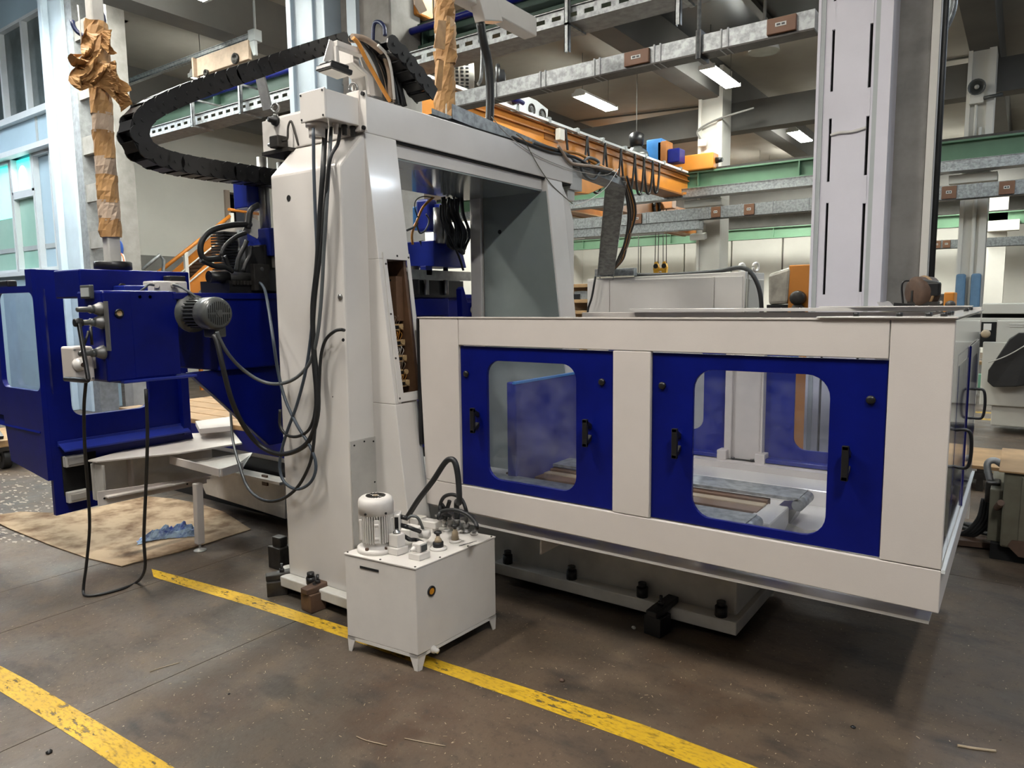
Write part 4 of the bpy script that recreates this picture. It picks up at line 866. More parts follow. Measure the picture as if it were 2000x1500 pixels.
def strip(p, q, h, th): d = (q-p).normalized(); s = Vector((d.y, -d.x, 0))*th; return [p+Vector((0, 0, -h)), q+Vector((0, 0, -h)), q+Vector((0, 0, -h))+s, p+Vector((0, 0, -h))+s, p, q, q+s, p+s]
part('drip_frame', MB().hexa(strip(u[0], u[1], .055, .012)), 'cream', TR, .003); part('drip_frame', MB().hexa(strip(u[1], u[2], .055, .012)), 'cream', TR, .003)
part('drip_floor', MB().prism([u[0]+Vector((0, 0, -.05)), u[1]+Vector((0, 0, -.05)), u[2]+Vector((0, 0, -.05)), u[0]+Vector((.2, .5, -.05))], (0, 0, .006)), 'white_old', TR)
part('cap_channel', MB().prism(quadz([(382, 832), (450, 823), (452, 842), (390, 848)], .72), (0, 0, .04)), 'cream', TR, .004)
part('leg', MB().bar((-4.475, 2.59, .05), (-4.465, 2.595, .47), .05, .05, (0, 1, 0)), 'cream', TR, .006)
part('levelling_foot', MB().cyl((-4.475, 2.59, .015), (-4.475, 2.59, .06), .008).lathe((-4.475, 2.59, 0), (0, 0, 1), [(0, .042), (.006, .042), (.014, .018), (.02, .01)], 16), 'grey_sheet', TR)
# machine table beyond with timber and blue far guard
q = thing('far_guard', 'blue guard panel standing beyond the machine table', 'guard', (-5, 4.7, .8))
part('panel', MB().box(-7.2, -3.9, 4.72, 4.76, .55, 1.25), 'blue', q, .004); part('ledge', MB().box(-7.2, -3.9, 4.6, 4.72, .80, .82), 'blue_mid', q)
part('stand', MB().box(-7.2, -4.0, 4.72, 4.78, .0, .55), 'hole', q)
q = thing('work_table', 'timber topped machine table beyond the blue guard', 'table', (-5.6, 3.7, .45))
for i in range(5): part('plank', MB().box(-7.0, -4.0, 3.32+i*.22, 3.52+i*.22, .66, .70), 'wood', q, .004)
part('table_body', MB().box(-7.0, -3.9, 3.32, 4.4, .50, .66), 'blue', q)
part('steel_block', MB().box(-5.05, -4.7, 3.7, 3.8, .70, .735), 'dark_steel', q, .004)
# ================================================================== CROSS RAIL WITH HEAD
CX = -3.75
CR = thing('cross_rail', 'deep blue cross rail with crank handles and grey motor, left of the near column', 'machine part', (CX, 2.3, 1.25))
part('rail_body', MB().box(-4.28, CX, 2.35, 5.2, 1.28, 1.725), 'blue', CR, .01)
part('rail_top_edge', MB().box(CX-.06, CX+.012, 2.1, 5.2, 1.69, 1.725), 'blue', CR, .004)
part('end_housing', MB().box(-4.02, CX+.004, 1.735, 2.10, 1.272, 1.735), 'blue', CR, .012)
part('housing_front', MB().box(CX, CX+.006, 1.875, 2.12, 1.285, 1.73), 'blue', CR, .002)
part('lower_web', MB().prism([(CX-.05, 2.2, 1.28), (CX-.05, 2.95, 1.28), (CX-.05, 2.95, .78), (CX-.05, 2.7, .78)], (-.05, 0, 0)), 'blue', CR, .006)
part('lower_lip', MB().box(-4.1, CX+.03, 1.8, 2.2, 1.262, 1.276), 'blue_mid', CR, .003)
part('top_block', MB().box(-4.28, -3.98, 1.74, 2.34, 1.70, 1.85), 'blue', CR, .008)
part('top_step', MB().box(-4.1, -3.98, 2.1, 2.30, 1.70, 1.80), 'blue', CR, .006)
a = PX(155, 572, -3.95); b = PY(168, 570, 1.72)
q = part('counter_window', MB().box(b.x-.055, b.x+.055, 1.715, 1.735, b.z-.034, b.z+.034), 'motor_grey', CR, .004); part('counter_face', MB().box(b.x-.042, b.x+.042, 1.712, 1.715, b.z-.024, b.z+.02), 'pillar_grey', q)
for i, (px, py) in enumerate(((207, 604), (209, 629), (211, 688))):
    c = PY(px-8, py, 1.735); o = (0, -1, 0)
    q = part('dial', MB().lathe(c, o, [(0, .036), (.012, .035), (.035, .024), (.042, .02)], 20), 'dial_grey', CR)
    part('dial_hub', MB().lathe(c, o, [(.042, .021), (.06, .021), (.062, .014), (.115, .013), (.12, .008)], 14), 'motor_grey', q)
    if i == 1:
        d = c+Vector((0, -.115, 0)); e = PY(173, 743, d.y-.015); g = PY(126, 740, d.y-.02)
        part('crank_arm', MB().bar(d+Vector((0, 0, .02)), e, .024, .016, (0, 1, 0)).cyl(d+Vector((0, .02, 0)), d-Vector((0, .02, 0)), .02), 'black', q, .004)
        part('crank_grip', MB().lathe(e, g-e, [(0, .008), (.01, .012), (.05, .014), ((g-e).length-.01, .012), ((g-e).length, .006)], 14), 'black', q)
c0, c1 = PY(205, 612, 1.733), PY(212, 685, 1.733)
part('scale_strip', MB().box(c0.x+.0, c0.x+.035, 1.728, 1.735, c1.z, c0.z+.06), 'dial_grey', CR)
gx = -3.83; ga, gb = PX(140, 678, gx), PX(187, 744, gx); b = (ga+gb)/2
q = part('crank_gearbox', MB().box(gx-.13, gx, ga.y, gb.y, gb.z, ga.z), 'cream', CR, .01, 'cream crank gearbox')
c = PX(155, 712, gx); part('gearbox_cap', MB().lathe((gx, c.y, c.z), (1, 0, 0), [(0, .036), (.018, .034), (.022, .024), (.04, .022), (.04, 0)], 18), 'white', q)
part('gearbox_knob', MB().cyl((gx+.04, c.y, c.z), (gx+.045, c.y, c.z), .011), 'wood_dark', q)
mb = MB()
for y in (ga.y+.012, gb.y-.012):
    for z in (gb.z+.015, ga.z-.015): bolt(mb, (gx, y, z), (1, 0, 0), .006, .004)
part('gearbox_screw', mb, 'steel', q, kind='stuff')
part('gearbox_arm', MB().box(gx-.09, gx-.03, gb.y-.005, 1.76, b.z-.03, b.z+.06), 'lens', q, .006)
b = Vector((gx+.05, 1.7, b.z))
part('lever', MB().cyl((b.x+.06, 1.65, b.z+.17), (b.x+.035, 1.62, b.z+.06), .006).cyl((b.x+.06, 1.66, b.z+.19), (b.x+.06, 1.66, b.z+.1), .007), 'black', q)
c = PX(232, 612, CX+.006); part('sight_glass', MB().lathe(c, (1, 0, 0), [(0, .02), (.006, .02), (.006, .013), (.003, .012), (.003, 0)], 16), 'tan_plastic', CR)
part('sight_ring', MB().ring(c+Vector((.005, 0, 0)), (1, 0, 0), .018, .005), 'black', CR)
c = PX(237, 560, -3.975); part('grease_cap', MB().cyl(c, c+Vector((.02, 0, 0)), .018), 'dark_steel', CR)
for (px, py) in ((272, 580), (292, 580)): c = PX(px, py, CX); part('plug_screw', MB().cyl(c, c+Vector((.006, 0, 0)), .009), 'blue_mid', CR)
# flange motor on the rail, axis towards the aisle
mc = PX(375, 612, CX); ax = Vector((1, -.02, 0)).normalized()
q = part('drive_motor', MB().lathe(mc, ax, [(0, .105), (.012, .105), (.016, .075), (.03, .07), (.15, .07), (.15, .075), (.155, .086), (.24, .088), (.262, .08), (.268, .068), (.268, 0)], 28), 'motor_grey', CR)
mb = MB()
for k in range(26):
    a = 2*math.pi*k/26
    if -.2 < math.sin(a) or True:
        r0 = Vector((0, math.cos(a), math.sin(a))); tg = Vector((0, -math.sin(a), math.cos(a)))
        mb.obox(mc+ax*.09+r0*.076, ax*.06, r0*.01, tg*.0025)
part('cooling_fin', mb, 'motor_grey', q, kind='stuff')
fc = mc+ax*.268
part('fan_grille', vent_disc(MB(), fc, ax, .066, .004, 11), 'black', q, kind='stuff'); part('fan_hub', MB().cyl(fc, fc+ax*.006, .014), 'motor_grey', q)
part('terminal_box', MB().box(mc.x+.10, mc.x+.21, mc.y-.0, mc.y+.07, mc.z-.13, mc.z-.06), 'motor_grey', q, .008)
# white terminal box on the rail top and its blue neighbours
a, b = PX(297, 570, CX-.14), PX(362, 548, CX-.14)
q = part('limit_switch_box', MB().box(CX-.26, CX-.12, a.y, b.y, 1.725, b.z-.005), 'shell', CR, .008, 'white limit switch box')
part('cable_gland', MB().cyl((CX-.12, a.y+.02, 1.76), (CX-.09, a.y+.0, 1.765), .014).cyl((CX-.12, a.y+.11, 1.765), (CX-.08, a.y+.11, 1.765), .015), 'lens', q)
part('box_socket', MB().box(CX-.22, CX-.14, a.y+.11, a.y+.2, b.z-.005, b.z+.025), 'black', q, .005)
part('blue_clamp', MB().box(CX-.25, CX-.12, a.y-.16, a.y-.03, 1.725, 1.765), 'blue_mid', CR, .006)
part('rack', MB().box(-4.1, CX-.05, 2.48, 3.4, 1.725, 1.80), 'black', CR)
mb = MB()
for k in range(28): mb.box(CX-.05, CX-.035, 2.50+k*.022, 2.512+k*.022, 1.775, 1.80)
part('rack_tooth', mb, 'dark_steel', CR, kind='stuff')
# near head on the rail (between guard and column)
HD = thing('spindle_head', 'blue and black spindle head with chrome shafts, left of the near column', 'machine head', (-3.9, 2.8, 1.8))
a = PX(515, 480, -3.85)
part('head_body', MB().box(-4.15, -3.78, a.y-.05, a.y+.5, 1.73, 2.02), 'black', HD, .01)
part('head_block', MB().box(-4.0, -3.74, a.y-.03, a.y+.35, 1.95, 2.12), 'blue_mid', HD, .008); part('head_plate', MB().box(-3.78, -3.738, a.y-.0, a.y+.1, 1.88, 1.95), 'grey_sheet', HD, .004)
part('guide_shaft', MB().cyl((-3.85, a.y+.02, 2.1), (-3.85, a.y+.02, 2.55), .034), 'steel', HD); part('guide_shaft', MB().cyl((-3.9, a.y+.2, 2.1), (-3.9, a.y+.2, 2.55), .034), 'black', HD)
c = PX(500, 390, -3.9); part('cylinder_block', MB().box(-4.0, -3.86, c.y-.09, c.y+.05, c.z-.06, c.z+.12), 'blue_mid', HD, .008)
part('side_bracket', MB().box(-3.80, -3.76, a.y-.14, a.y-.03, 1.74, 1.90), 'dark_steel', HD, .004); part('bracket_hole', MB().cyl((-3.76, a.y-.085, 1.87), (-3.757, a.y-.085, 1.87), .012), 'steel', HD)
p, g = PX(408, 541, -3.86), PX(492, 543, -3.86)
part('hydraulic_cylinder', MB().cyl(p, g, .032), 'steel', HD); part('cylinder_cap', MB().cyl(p, p+(g-p)*.42, .036), 'black', HD)
p = PX(466, 500, -4.0); part('head_motor', MB().box(-4.12, -3.97, p.y-.02, p.y+.14, p.z-.1, p.z+.16), 'galv', HD, .012, 'silver head motor')
mb = MB()
for k in range(14): mb.box(-4.1, -3.96, p.y-.12, p.y-.03, p.z-.09+k*.017, p.z-.081+k*.017)
part('motor_fins', mb, 'black', HD, kind='stuff')
p = PX(470, 455, -4.1); part('grey_cover', MB().box(-4.2, -3.98, p.y-.12, p.y+.12, p.z-.02, p.z+.05), 'lens', HD, .015)
p = PX(493, 443, -3.86); part('paper_tag', MB().obox(p, (0, .05, -.02), (0, .02, .05), (.003, 0, 0)), 'white_old', HD, 0, 'white paper tag')
part('scale_plate', MB().box(-3.86, -3.84, p.y-.14, p.y-.1, 1.72, 1.79), 'galv', HD)
for pts, r in ((((430, 505), (398, 505), (392, 478), (410, 452), (450, 440), (490, 438)), .017), (((392, 508), (420, 520), (440, 522), (455, 530)), .015), (((432, 500), (440, 480), (462, 462), (480, 455)), .013), (((462, 530), (466, 505), (478, 480), (482, 470)), .014), (((475, 530), (480, 515), (488, 500), (490, 480)), .013), (((438, 500), (447, 520), (452, 530)), .013), (((505, 400), (490, 410), (486, 430), (484, 446)), .018)):
    part('hydraulic_hose', MB().tube([PX(*q, -3.82) for q in pts], r, 8), 'rubber', HD)
# head seen through the portal opening
H2 = thing('spindle_head', 'blue milling head with chrome shafts seen through the portal opening', 'machine head', (-3.7, 4.1, 1.8))
P = lambda x, y, X=-3.6: PX(x, y, X)
a, b = P(848, 520), P(906, 480)
part('head_body', MB().hexa([(-3.9, a.y-.12, a.z), (-3.6, a.y, a.z), (-3.6, b.y+.03, a.z), (-3.9, b.y+.03, a.z), (-3.9, a.y-.12, b.z+.01), (-3.6, a.y, b.z+.02), (-3.6, b.y-.04, b.z+.02), (-3.9, b.y-.04, b.z)]), 'blue_mid', H2, .006)
c = P(824, 498, -3.75); part('motor_dome', MB().lathe(c, (.3, -1, 0), [(-.02, .09), (.02, .085), (.045, .06), (.055, 0)], 20), 'blue_light', H2, 0, 'bright blue motor dome')
part('motor_barrel', MB().lathe(c, (.3, -1, 0), [(-.16, .085), (-.02, .085)], 20), 'dark_steel', H2)
part('dome_strap', MB().bar(c+Vector((.05, -.06, .1)), c+Vector((.05, -.03, -.1)), .02, .03), 'black', H2)
part('coupling', MB().box(-3.66, -3.6, a.y-.09, a.y-.02, a.z-.07, a.z), 'blue_mid', H2, .004)
sh = P(857, 430); part('guide_shaft', MB().cyl((-3.6, sh.y, b.z), (-3.6, sh.y, 2.36), .042), 'steel', H2); part('guide_shaft', MB().cyl((-3.66, sh.y+.12, b.z), (-3.66, sh.y+.12, 2.36), .03), 'blue_mid', H2)
c = P(838, 415, -3.7); part('servo_motor', MB().box(-3.8, -3.68, c.y-.04, c.y+.08, c.z-.14, c.z+.1), 'blue_mid', H2, .02); c2 = P(822, 418, -3.78); part('servo_cap', MB().box(-3.85, -3.8, c2.y-.02, c2.y+.05, c2.z-.12, c2.z+.06), 'blue_light', H2, .01)
part('motor_top', MB().box(-3.74, -3.6, c.y+.04, c.y+.16, 2.33, 2.4), 'blue_mid', H2, .006)
d0, d1 = P(806, 537), P(904, 537)
part('flat_rail', MB().box(-3.62, -3.6, d0.y, d1.y+.1, d0.z-.03, d0.z+.04), 'steel', H2); part('flat_rail', MB().box(-3.9, -3.88, d0.y, d1.y+.3, d0.z-.03, d0.z+.04), 'steel', H2)
for px in (828, 852, 890): e = P(px, 545); part('spindle_rod', MB().cyl((-3.7, e.y, a.z), (-3.7, e.y, 1.72), .02 if px != 828 else .04), 'black' if px == 828 else 'steel', H2)
part('dark_housing', MB().box(-4.1, -3.72, d0.y, d1.y+.15, 1.70, 1.83), 'black', H2)
part('rail_step', MB().box(-3.75, CX+.04, 3.6, 4.34, 1.56, 1.69), 'blue', H2, .006)
c = P(922, 605, -3.5); q = part('pivot_bracket', MB().prism([(-3.55, c.y-.12, 1.55), (-3.55, c.y+.05, 1.55), (-3.55, c.y+.05, 1.66), (-3.55, c.y-.05, 1.66), (-3.55, c.y-.1, 1.78), (-3.55, c.y-.13, 1.76)], (.05, 0, 0)), 'blue', H2, .004); part('pivot_ring', MB().ring((-3.49, c.y, c.z), (1, 0, 0), .025, .006), 'lens', q)
random.seed(3)
for i in range(13):
    x0 = 864+i*3.2; pts = [(x0, 386+random.uniform(-2, 4)), (x0+random.uniform(-3, 5), 420), (x0+8+i*.6, 450+random.uniform(-6, 6)), (876+i*3, 474+random.uniform(0, 10)), (905+random.uniform(-5, 2), 492+random.uniform(-4, 4))]
    part('head_hose', MB().tube([PX(*q, -3.5-.015*(i % 4)) for q in pts], .0115, 7), 'rubber', H2)
for pts, r, mt in ((((845, 386), (826, 405), (815, 430), (805, 455), (806, 478)), .009, 'cable_orange'), (((848, 386), (825, 384), (812, 392), (810, 405), (816, 425)), .004, 'black'), (((812, 432), (820, 455), (832, 448), (838, 430), (832, 418)), .006, 'cable_grey'), (((860, 400), (862, 430), (880, 465), (896, 500), (905, 528)), .009, 'black'), (((795, 450), (808, 444), (816, 436)), .008, 'cable_grey')):
    part('head_cable', MB().tube([PX(*q, -3.47) for q in pts], r, 6), mt, H2)
# ================================================================== CABLE CARRIER
KX = -3.78
EC = thing('cable_carrier', 'black plastic energy chain looping left above the cross rail', 'cable carrier', (KX, 2.6, 2.5))
path = [PX(*q, KX) for q in ((548, 352), (480, 342), (400, 331), (330, 318))]
cb_ = PX(272, 262, KX); rr = PX(272, 322, KX); 
arc = [PX(*q, KX) for q in ((290, 304), (268, 286), (260, 262), (266, 238), (290, 216))]
path += arc+[PX(*q, KX) for q in ((350, 188), (420, 162), (500, 136), (580, 108), (650, 86), (684, 76))]
fine = spline(path, 24)
pitch = .075; pos = [fine[0]]; acc = 0
for i in range(1, len(fine)):
    acc += (fine[i]-fine[i-1]).length
    if acc >= pitch: pos.append(fine[i]); acc = 0
lk = MB(); hw, hh = .062, .05
for s in (-1, 1):
    y0 = s*hw
    lk.add([(math.cos(a)*hh, y0, math.sin(a)*hh) for a in [2*math.pi*k/14 for k in range(14)]]+[(math.cos(a)*hh, y0+s*.010, math.sin(a)*hh) for a in [2*math.pi*k/14 for k in range(14)]],
           [list(range(14)), list(range(14, 28))]+[(k, (k+1) % 14, 14+(k+1) % 14, 14+k) for k in range(14)])
    lk.box(0, pitch*1.0, y0-.004, y0+.004, -hh*.86, hh*.86)
    lk.cyl((0, y0+s*.010, 0), (0, y0+s*.014, 0), .01, n=8)
for s in (-1, 1): lk.box(.004, pitch-.016, -hw, hw, s*hh*.86-.006, s*hh*.86+.006)
lm = lk.mesh('link'); lm.materials.append(M['black'])
for i in range(len(pos)-1):
    d = (pos[i+1]-pos[i]).normalized(); z = Vector((1, 0, 0)).cross(d)
    R = Matrix((d, Vector((1, 0, 0))*-1 if False else z.cross(d), z)).transposed().to_4x4(); R.translation = pos[i]
    o = bpy.data.objects.new('link', lm); COL.objects.link(o); o.parent = EC; o.matrix_parent_inverse = Matrix.Translation(-EC.location); o.matrix_basis = R
c2p = spline([PX(*q, -3.0) for q in ((752, 92), (775, 115), (800, 146), (826, 178), (846, 203))], 20)
E2 = thing('cable_carrier', 'black energy chain sloping down onto the portal crossbeam', 'cable carrier', (-3.0, 3.2, 2.8))
acc = 0; pos = [c2p[0]]
for i in range(1, len(c2p)):
    acc += (c2p[i]-c2p[i-1]).length
    if acc >= pitch: pos.append(c2p[i]); acc = 0
for i in range(len(pos)-1):
    d = (pos[i+1]-pos[i]).normalized(); z = Vector((1, 0, 0)).cross(d)
    R = Matrix((d, z.cross(d), z)).transposed().to_4x4(); R.translation = pos[i]
    o = bpy.data.objects.new('link', lm); COL.objects.link(o); o.parent = E2; o.matrix_parent_inverse = Matrix.Translation(-E2.location); o.matrix_basis = R
# sheet chute with the fanned out cables
CH = thing('cable_chute', 'pale sheet metal chute on the crossbeam guiding fanned out cables', 'chute', (-3.1, 2.9, 2.72))
hx = -3.12
o_ = [PX(*q, hx) for q in ((688, 88), (690, 121), (717, 146), (722, 183))]; i_ = [PX(*q, hx) for q in ((704, 92), (706, 115), (727, 140), (731, 185))]
part('chute_edge', MB().prism([(hx, p.y, p.z) for p in o_]+[(hx, p.y+.045, p.z) for p in o_[::-1]], (-.02, 0, 0)), 'white', CH, .002)
part('chute_back', MB().prism([(hx-.135, o_[0].y, o_[0].z), (hx-.135, o_[1].y, o_[1].z), (hx-.135, o_[2].y, o_[2].z), (hx-.135, o_[3].y, 2.715), (hx-.135, o_[3].y+.5, 2.715), (hx-.135, o_[3].y+.42, 2.86)], (.012, 0, 0)), 'white', CH, .002)
for k in range(2):
    p, q = o_[k], o_[k+1]
    part('chute_front', MB().hexa([(hx-.125, p.y, p.z), (hx-.02, p.y, p.z), (hx-.02, p.y+.012, p.z), (hx-.125, p.y+.012, p.z), (hx-.125, q.y, q.z), (hx-.02, q.y, q.z), (hx-.02, q.y+.012, q.z), (hx-.125, q.y+.012, q.z)]), 'white', CH)
part('chute_block', MB().box(hx-.12, hx-.03, o_[3].y+.06, o_[3].y+.3, 2.715, 2.86), 'galv_old', CH, .004)
a, b = PX(788, 165, -3.0), PX(800, 196, -3.0)
part('chute_side', MB().prism([(hx-.05, a.y-.18, a.z+.14), (hx-.05, a.y, a.z), (hx-.05, a.y+.02, 2.715), (hx-.05, a.y-.03, 2.715)], (.01, 0, 0)), 'white', CH)
random.seed(11)
CB = thing('cable_bundle', 'fan of black, tan and orange cables spilling from the energy chain onto the beam', 'cables', (-3.05, 3.1, 2.72))
mts = ['rubber', 'cable_tan', 'rubber', 'cable_grey', 'rubber', 'rubber', 'cable_tan', 'rubber']
for i in range(17):
    f = i/16; x1 = 752+f*38; m_ = mts[i % 8]; r_ = (.012, .016, .011, .009, .013)[i % 5]
    pts = [(684, 73+f*10*(1-f)+2), (706+f*10, 82-f*2), (728+f*18, 112-f*8), (744+f*30, 150+random.uniform(-5, 5)), (x1+random.uniform(-2, 2), 196+f*12)]
    part('cable', MB().tube([PX(*q, -3.06-.012*(i % 5)) for q in pts], r_, 7), m_, CB)
part('cable', MB().tube([PX(*q, -3.0) for q in ((690, 74), (702, 88), (716, 118), (734, 150), (752, 182), (762, 198))], .0115, 8), 'cable_orange', CB, 0, 'orange cable')
part('cable', MB().tube([PX(*q, -3.02) for q in ((688, 72), (712, 76), (738, 94), (752, 112), (762, 150), (762, 192))], .017, 8), 'cable_tan', CB, 0, 'thick tan cable')
part('cable', MB().tube([PX(*q, -2.98) for q in ((738, 88), (752, 102), (760, 118), (766, 150), (770, 194))], .008, 8), 'white_old', CB, 0, 'white cable')
# junction box with four glands
JB = thing('junction_box', 'white junction box on the beam end with four hanging cables', 'box', (-2.95, 2.5, 2.6))
jf = 2.40; a = PY(584, 178, jf); b = PY(634, 226, jf)
jx0, jx1, jz0, jz1 = a.x, b.x, b.z-.005, a.z-.015
part('box_body', MB().box(jx0+.004, jx1, jf+.012, YW-.02, jz0, jz1), 'white', JB, .004)
part('box_lid', MB().box(jx0, jx1+.003, jf, jf+.012, jz0-.004, jz1+.004), 'white', JB, .004)
for x in (jx0+.012, jx1-.01):
    for z in (jz0+.01, jz1-.01): part('lid_screw', MB().cyl((x, jf, z), (x, jf-.003, z), .0055, n=8), 'black', JB)
part('mounting_flange', MB().box(jx1-.02, jx1+.05, YW-.024, YW-.016, jz0-.03, jz1+.03), 'white', JB)
for z in (jz0-.015, jz1+.015): part('flange_bolt', MB().cyl((jx1+.035, YW-.024, z), (jx1+.035, YW-.036, z), .011, n=8), 'black', JB)
gl = PY(612, 240, 2.44); part('large_gland', MB().lathe((gl.x, 2.46, jz0), (0, 0, -1), [(0, .055), (.02, .055), (.02, .042), (.05, .04), (.07, .04), (.07, .03), (.03, .028), (.03, 0)], 16), 'white', JB)
for k, y in enumerate((2.52, 2.565, 2.61)):
    x = jx1-.06+k*.012; part('cable_gland', MB().lathe((x, y, jz0), (0, 0, -1), [(0, .016), (.014, .016), (.014, .013), (.05, .012), (.05, .008)], 12), 'black' if k else 'white', JB)
# work lamp
WL_ = thing('work_lamp', 'small black-rimmed halogen floodlight on a white bracket above the junction box', 'lamp', (-3.05, 2.75, 2.95))
c = PX(653, 138, -3.05)
part('lamp_rim', MB().obox(c, (.06, 0, 0), (0, .075, -.004), (0, .004, .014)), 'black', WL_, .006); part('lamp_glass', MB().obox(c-Vector((0, 0, .016)), (.05, 0, 0), (0, .062, -.003), (0, 0, .002)), 'lens', WL_)
part('lamp_shell', MB().prism([c+Vector((-.05, -.06, .012)), c+Vector((.05, -.06, .012)), c+Vector((.05, .06, .012)), c+Vector((-.05, .06, .012))], (0, 0, .02)), 'black', WL_, .006)
part('bracket', MB().prism([c+Vector((.0, -.075, .03)), c+Vector((.0, .035, .03)), c+Vector((0, .03, .14)), c+Vector((0, -.03, .15))], (.006, 0, 0)).bar(c+Vector((.02, .0, .02)), c+Vector((.02, .0, .12)), .02, .02), 'white', WL_, .002)
part('bracket_arm', MB().box(c.x-.02, c.x+.03, c.y+.0, c.y+.2, c.z+.12, c.z+.15), 'white', WL_, .003)
# ================================================================== PENDANT POSTS, PAPER WRAPPED
def wrap(mb, cx, cy, z0, z1, r, n=14, seed=0, amp=.012, tw=.15):
    L = int((z1-z0)/.035)+2
    rings = [[Vector((cx+math.cos(2*math.pi*k/n+tw*j)*r*(1+.12*mnoise.noise(Vector((k*.8, j*.5, seed)))), cy+math.sin(2*math.pi*k/n+tw*j)*r*(1+.12*mnoise.noise(Vector((k*.8, j*.5, seed+5)))), z0+(z1-z0)*j/(L-1))) for k in range(n)] for j in range(L)]
    s = MB().loft(rings, False); crumple(s, amp, 14, seed); mb.v_off = 0
    return mb.add(s.v, s.f)
PN = thing('pendant_post', 'square post wrapped in kraft paper standing on the crossbeam with control arm', 'post', (-3.2, 3.75, 2.715))
px_, py_ = -3.2, 3.75; zc = PX(868, 10, -3.2).z
part('post', MB().box(px_-.045, px_+.045, py_-.045, py_+.045, 2.715, 4.1), 'white_old', PN, .008); part('base_ring', MB().lathe((px_, py_, 2.715), (0, 0, 1), [(0, .13), (.012, .13), (.016, .07), (.04, .06)], 20), 'wood', PN)
part('paper_wrap', wrap(MB(), px_, py_, 2.76, 3.28, .066, seed=2), 'paper', PN); part('paper_wrap', wrap(MB(), px_+.01, py_, 3.22, 3.72, .070, seed=7, amp=.02), 'paper', PN)
part('paper_flap', crumple(MB().prism([PX(846, 93, -3.12), PX(868, 96, -3.12), PX(872, 40, -3.12), PX(856, 40, -3.12)], (.004, 0, 0)), .008, 12), 'paper', PN); part('paper_flap', crumple(MB().prism([PX(848, 180, -3.12), PX(862, 176, -3.12), PX(866, 120, -3.12), PX(858, 116, -3.12)], (.004, 0, 0)), .008, 12), 'paper', PN)
part('paper_flap', crumple(MB().prism([PX(806, -4, -3.1), PX(824, 0, -3.1), PX(834, 20, -3.1), PX(820, 28, -3.1), PX(808, 10, -3.1)], (.004, 0, 0)), .006, 12), 'paper_pale', PN)
a, b = PX(912, 4, -3.2), PX(1036, 10, -3.2)
part('control_arm', MB().box(-3.26, -3.14, py_-.0, b.y, a.z-.02, a.z+.12), 'white', PN, .01)
d0, d1, d2, d3 = (PX(*q, -3.2) for q in ((916, 4), (950, 0), (963, 48), (928, 46)))
part('drop_tube', MB().prism([d0, d1, d2, d3], (.09, 0, 0)), 'white', PN, .006)
cable('pendant_hose', 'thick black hose hanging from the pendant arm to the beam', [PX(*q, -3.12) for q in ((938, 44), (944, 80), (953, 120), (957, 170), (957, 215), (955, 240))], .030, 'rubber', 'hose', None, 12)
cable('pendant_strap', 'pale conduit strip hanging behind the thick black pendant hose', [PX(*q, -3.2) for q in ((940, 50), (942, 100), (940, 150), (934, 165))], .012, 'galv', 'conduit')
PL = thing('pendant_post', 'square post on the blue cross rail wrapped in tan paper with a torn collar', 'post', (-4.12, 1.98, 1.85))
lx, ly = -4.12, 1.98
part('base_ring', MB().lathe((lx, ly, 1.845), (0, 0, 1), [(0, .095), (.05, .095), (.055, .09), (.055, 0)], 24), 'black', PL)
part('post', MB().box(lx-.034, lx+.034, ly-.034, ly+.034, 1.85, 3.8), 'white_old', PL, .008)
zs = [PX(200, y, lx).z for y in (462, 430, 395, 345, 310, 260, 225, 180)]
for i in range(7): part('paper_wrap', wrap(MB(), lx, ly, zs[i], zs[i+1]+.01, .053, seed=i*3.1, amp=.006), 'paper' if i % 2 == 0 else 'paper_pale', PL)
zk = [PX(190, y, lx).z for y in (185, 150, 115, 80, 45)]
part('paper_wrap', wrap(MB(), lx, ly, zk[1]-.02, zk[4], .058, seed=21, amp=.016), 'paper', PL)
def sheet(pts, w, n=7):
    """crumpled strip following points"""
    P = spline(pts, 5); mb = MB(); rows = []
    for i, p in enumerate(P):
        d = (P[min(i+1, len(P)-1)]-P[max(i-1, 0)]).normalized(); s = Vector((.25, .97, 0)); s = (s-d*s.dot(d)).normalized()
        rows.append([p+s*((k/(n-1)-.5)*w)+Vector((.03*math.cos(k*1.1+i*.6), 0, .0)) for k in range(n)])
    m_ = len(rows); mb.add([q for r in rows for q in r], [(i*n+k, i*n+k+1, (i+1)*n+k+1, (i+1)*n+k) for i in range(m_-1) for k in range(n-1)])
    return crumple(mb, .016, 11, w*7)
for pts, w_ in ((((176, 60), (172, 90), (168, 120), (152, 150), (162, 174)), .07), (((182, 95), (184, 120), (172, 145), (176, 160)), .06), (((195, 130), (212, 160), (232, 190), (250, 208)), .075), (((205, 60), (212, 85), (216, 105)), .05), (((196, 120), (186, 145), (166, 165)), .08), (((165, 128), (148, 118), (144, 108)), .05), (((205, 125), (222, 150), (238, 182)), .08)):
    part('torn_paper', sheet([PX(*q, lx+.09) for q in pts], w_), 'paper', PL)
part('lamp_cord', MB().cyl(PX(152, 10, lx-.1), PX(162, 115, lx-.1), .004, n=5), 'white_old', PL); part('blue_hook', MB().ring(PX(172, 40, lx-.1), (.6, -.8, 0), .085, .012, 16, 6, 4.2), 'cable_blue', PL)
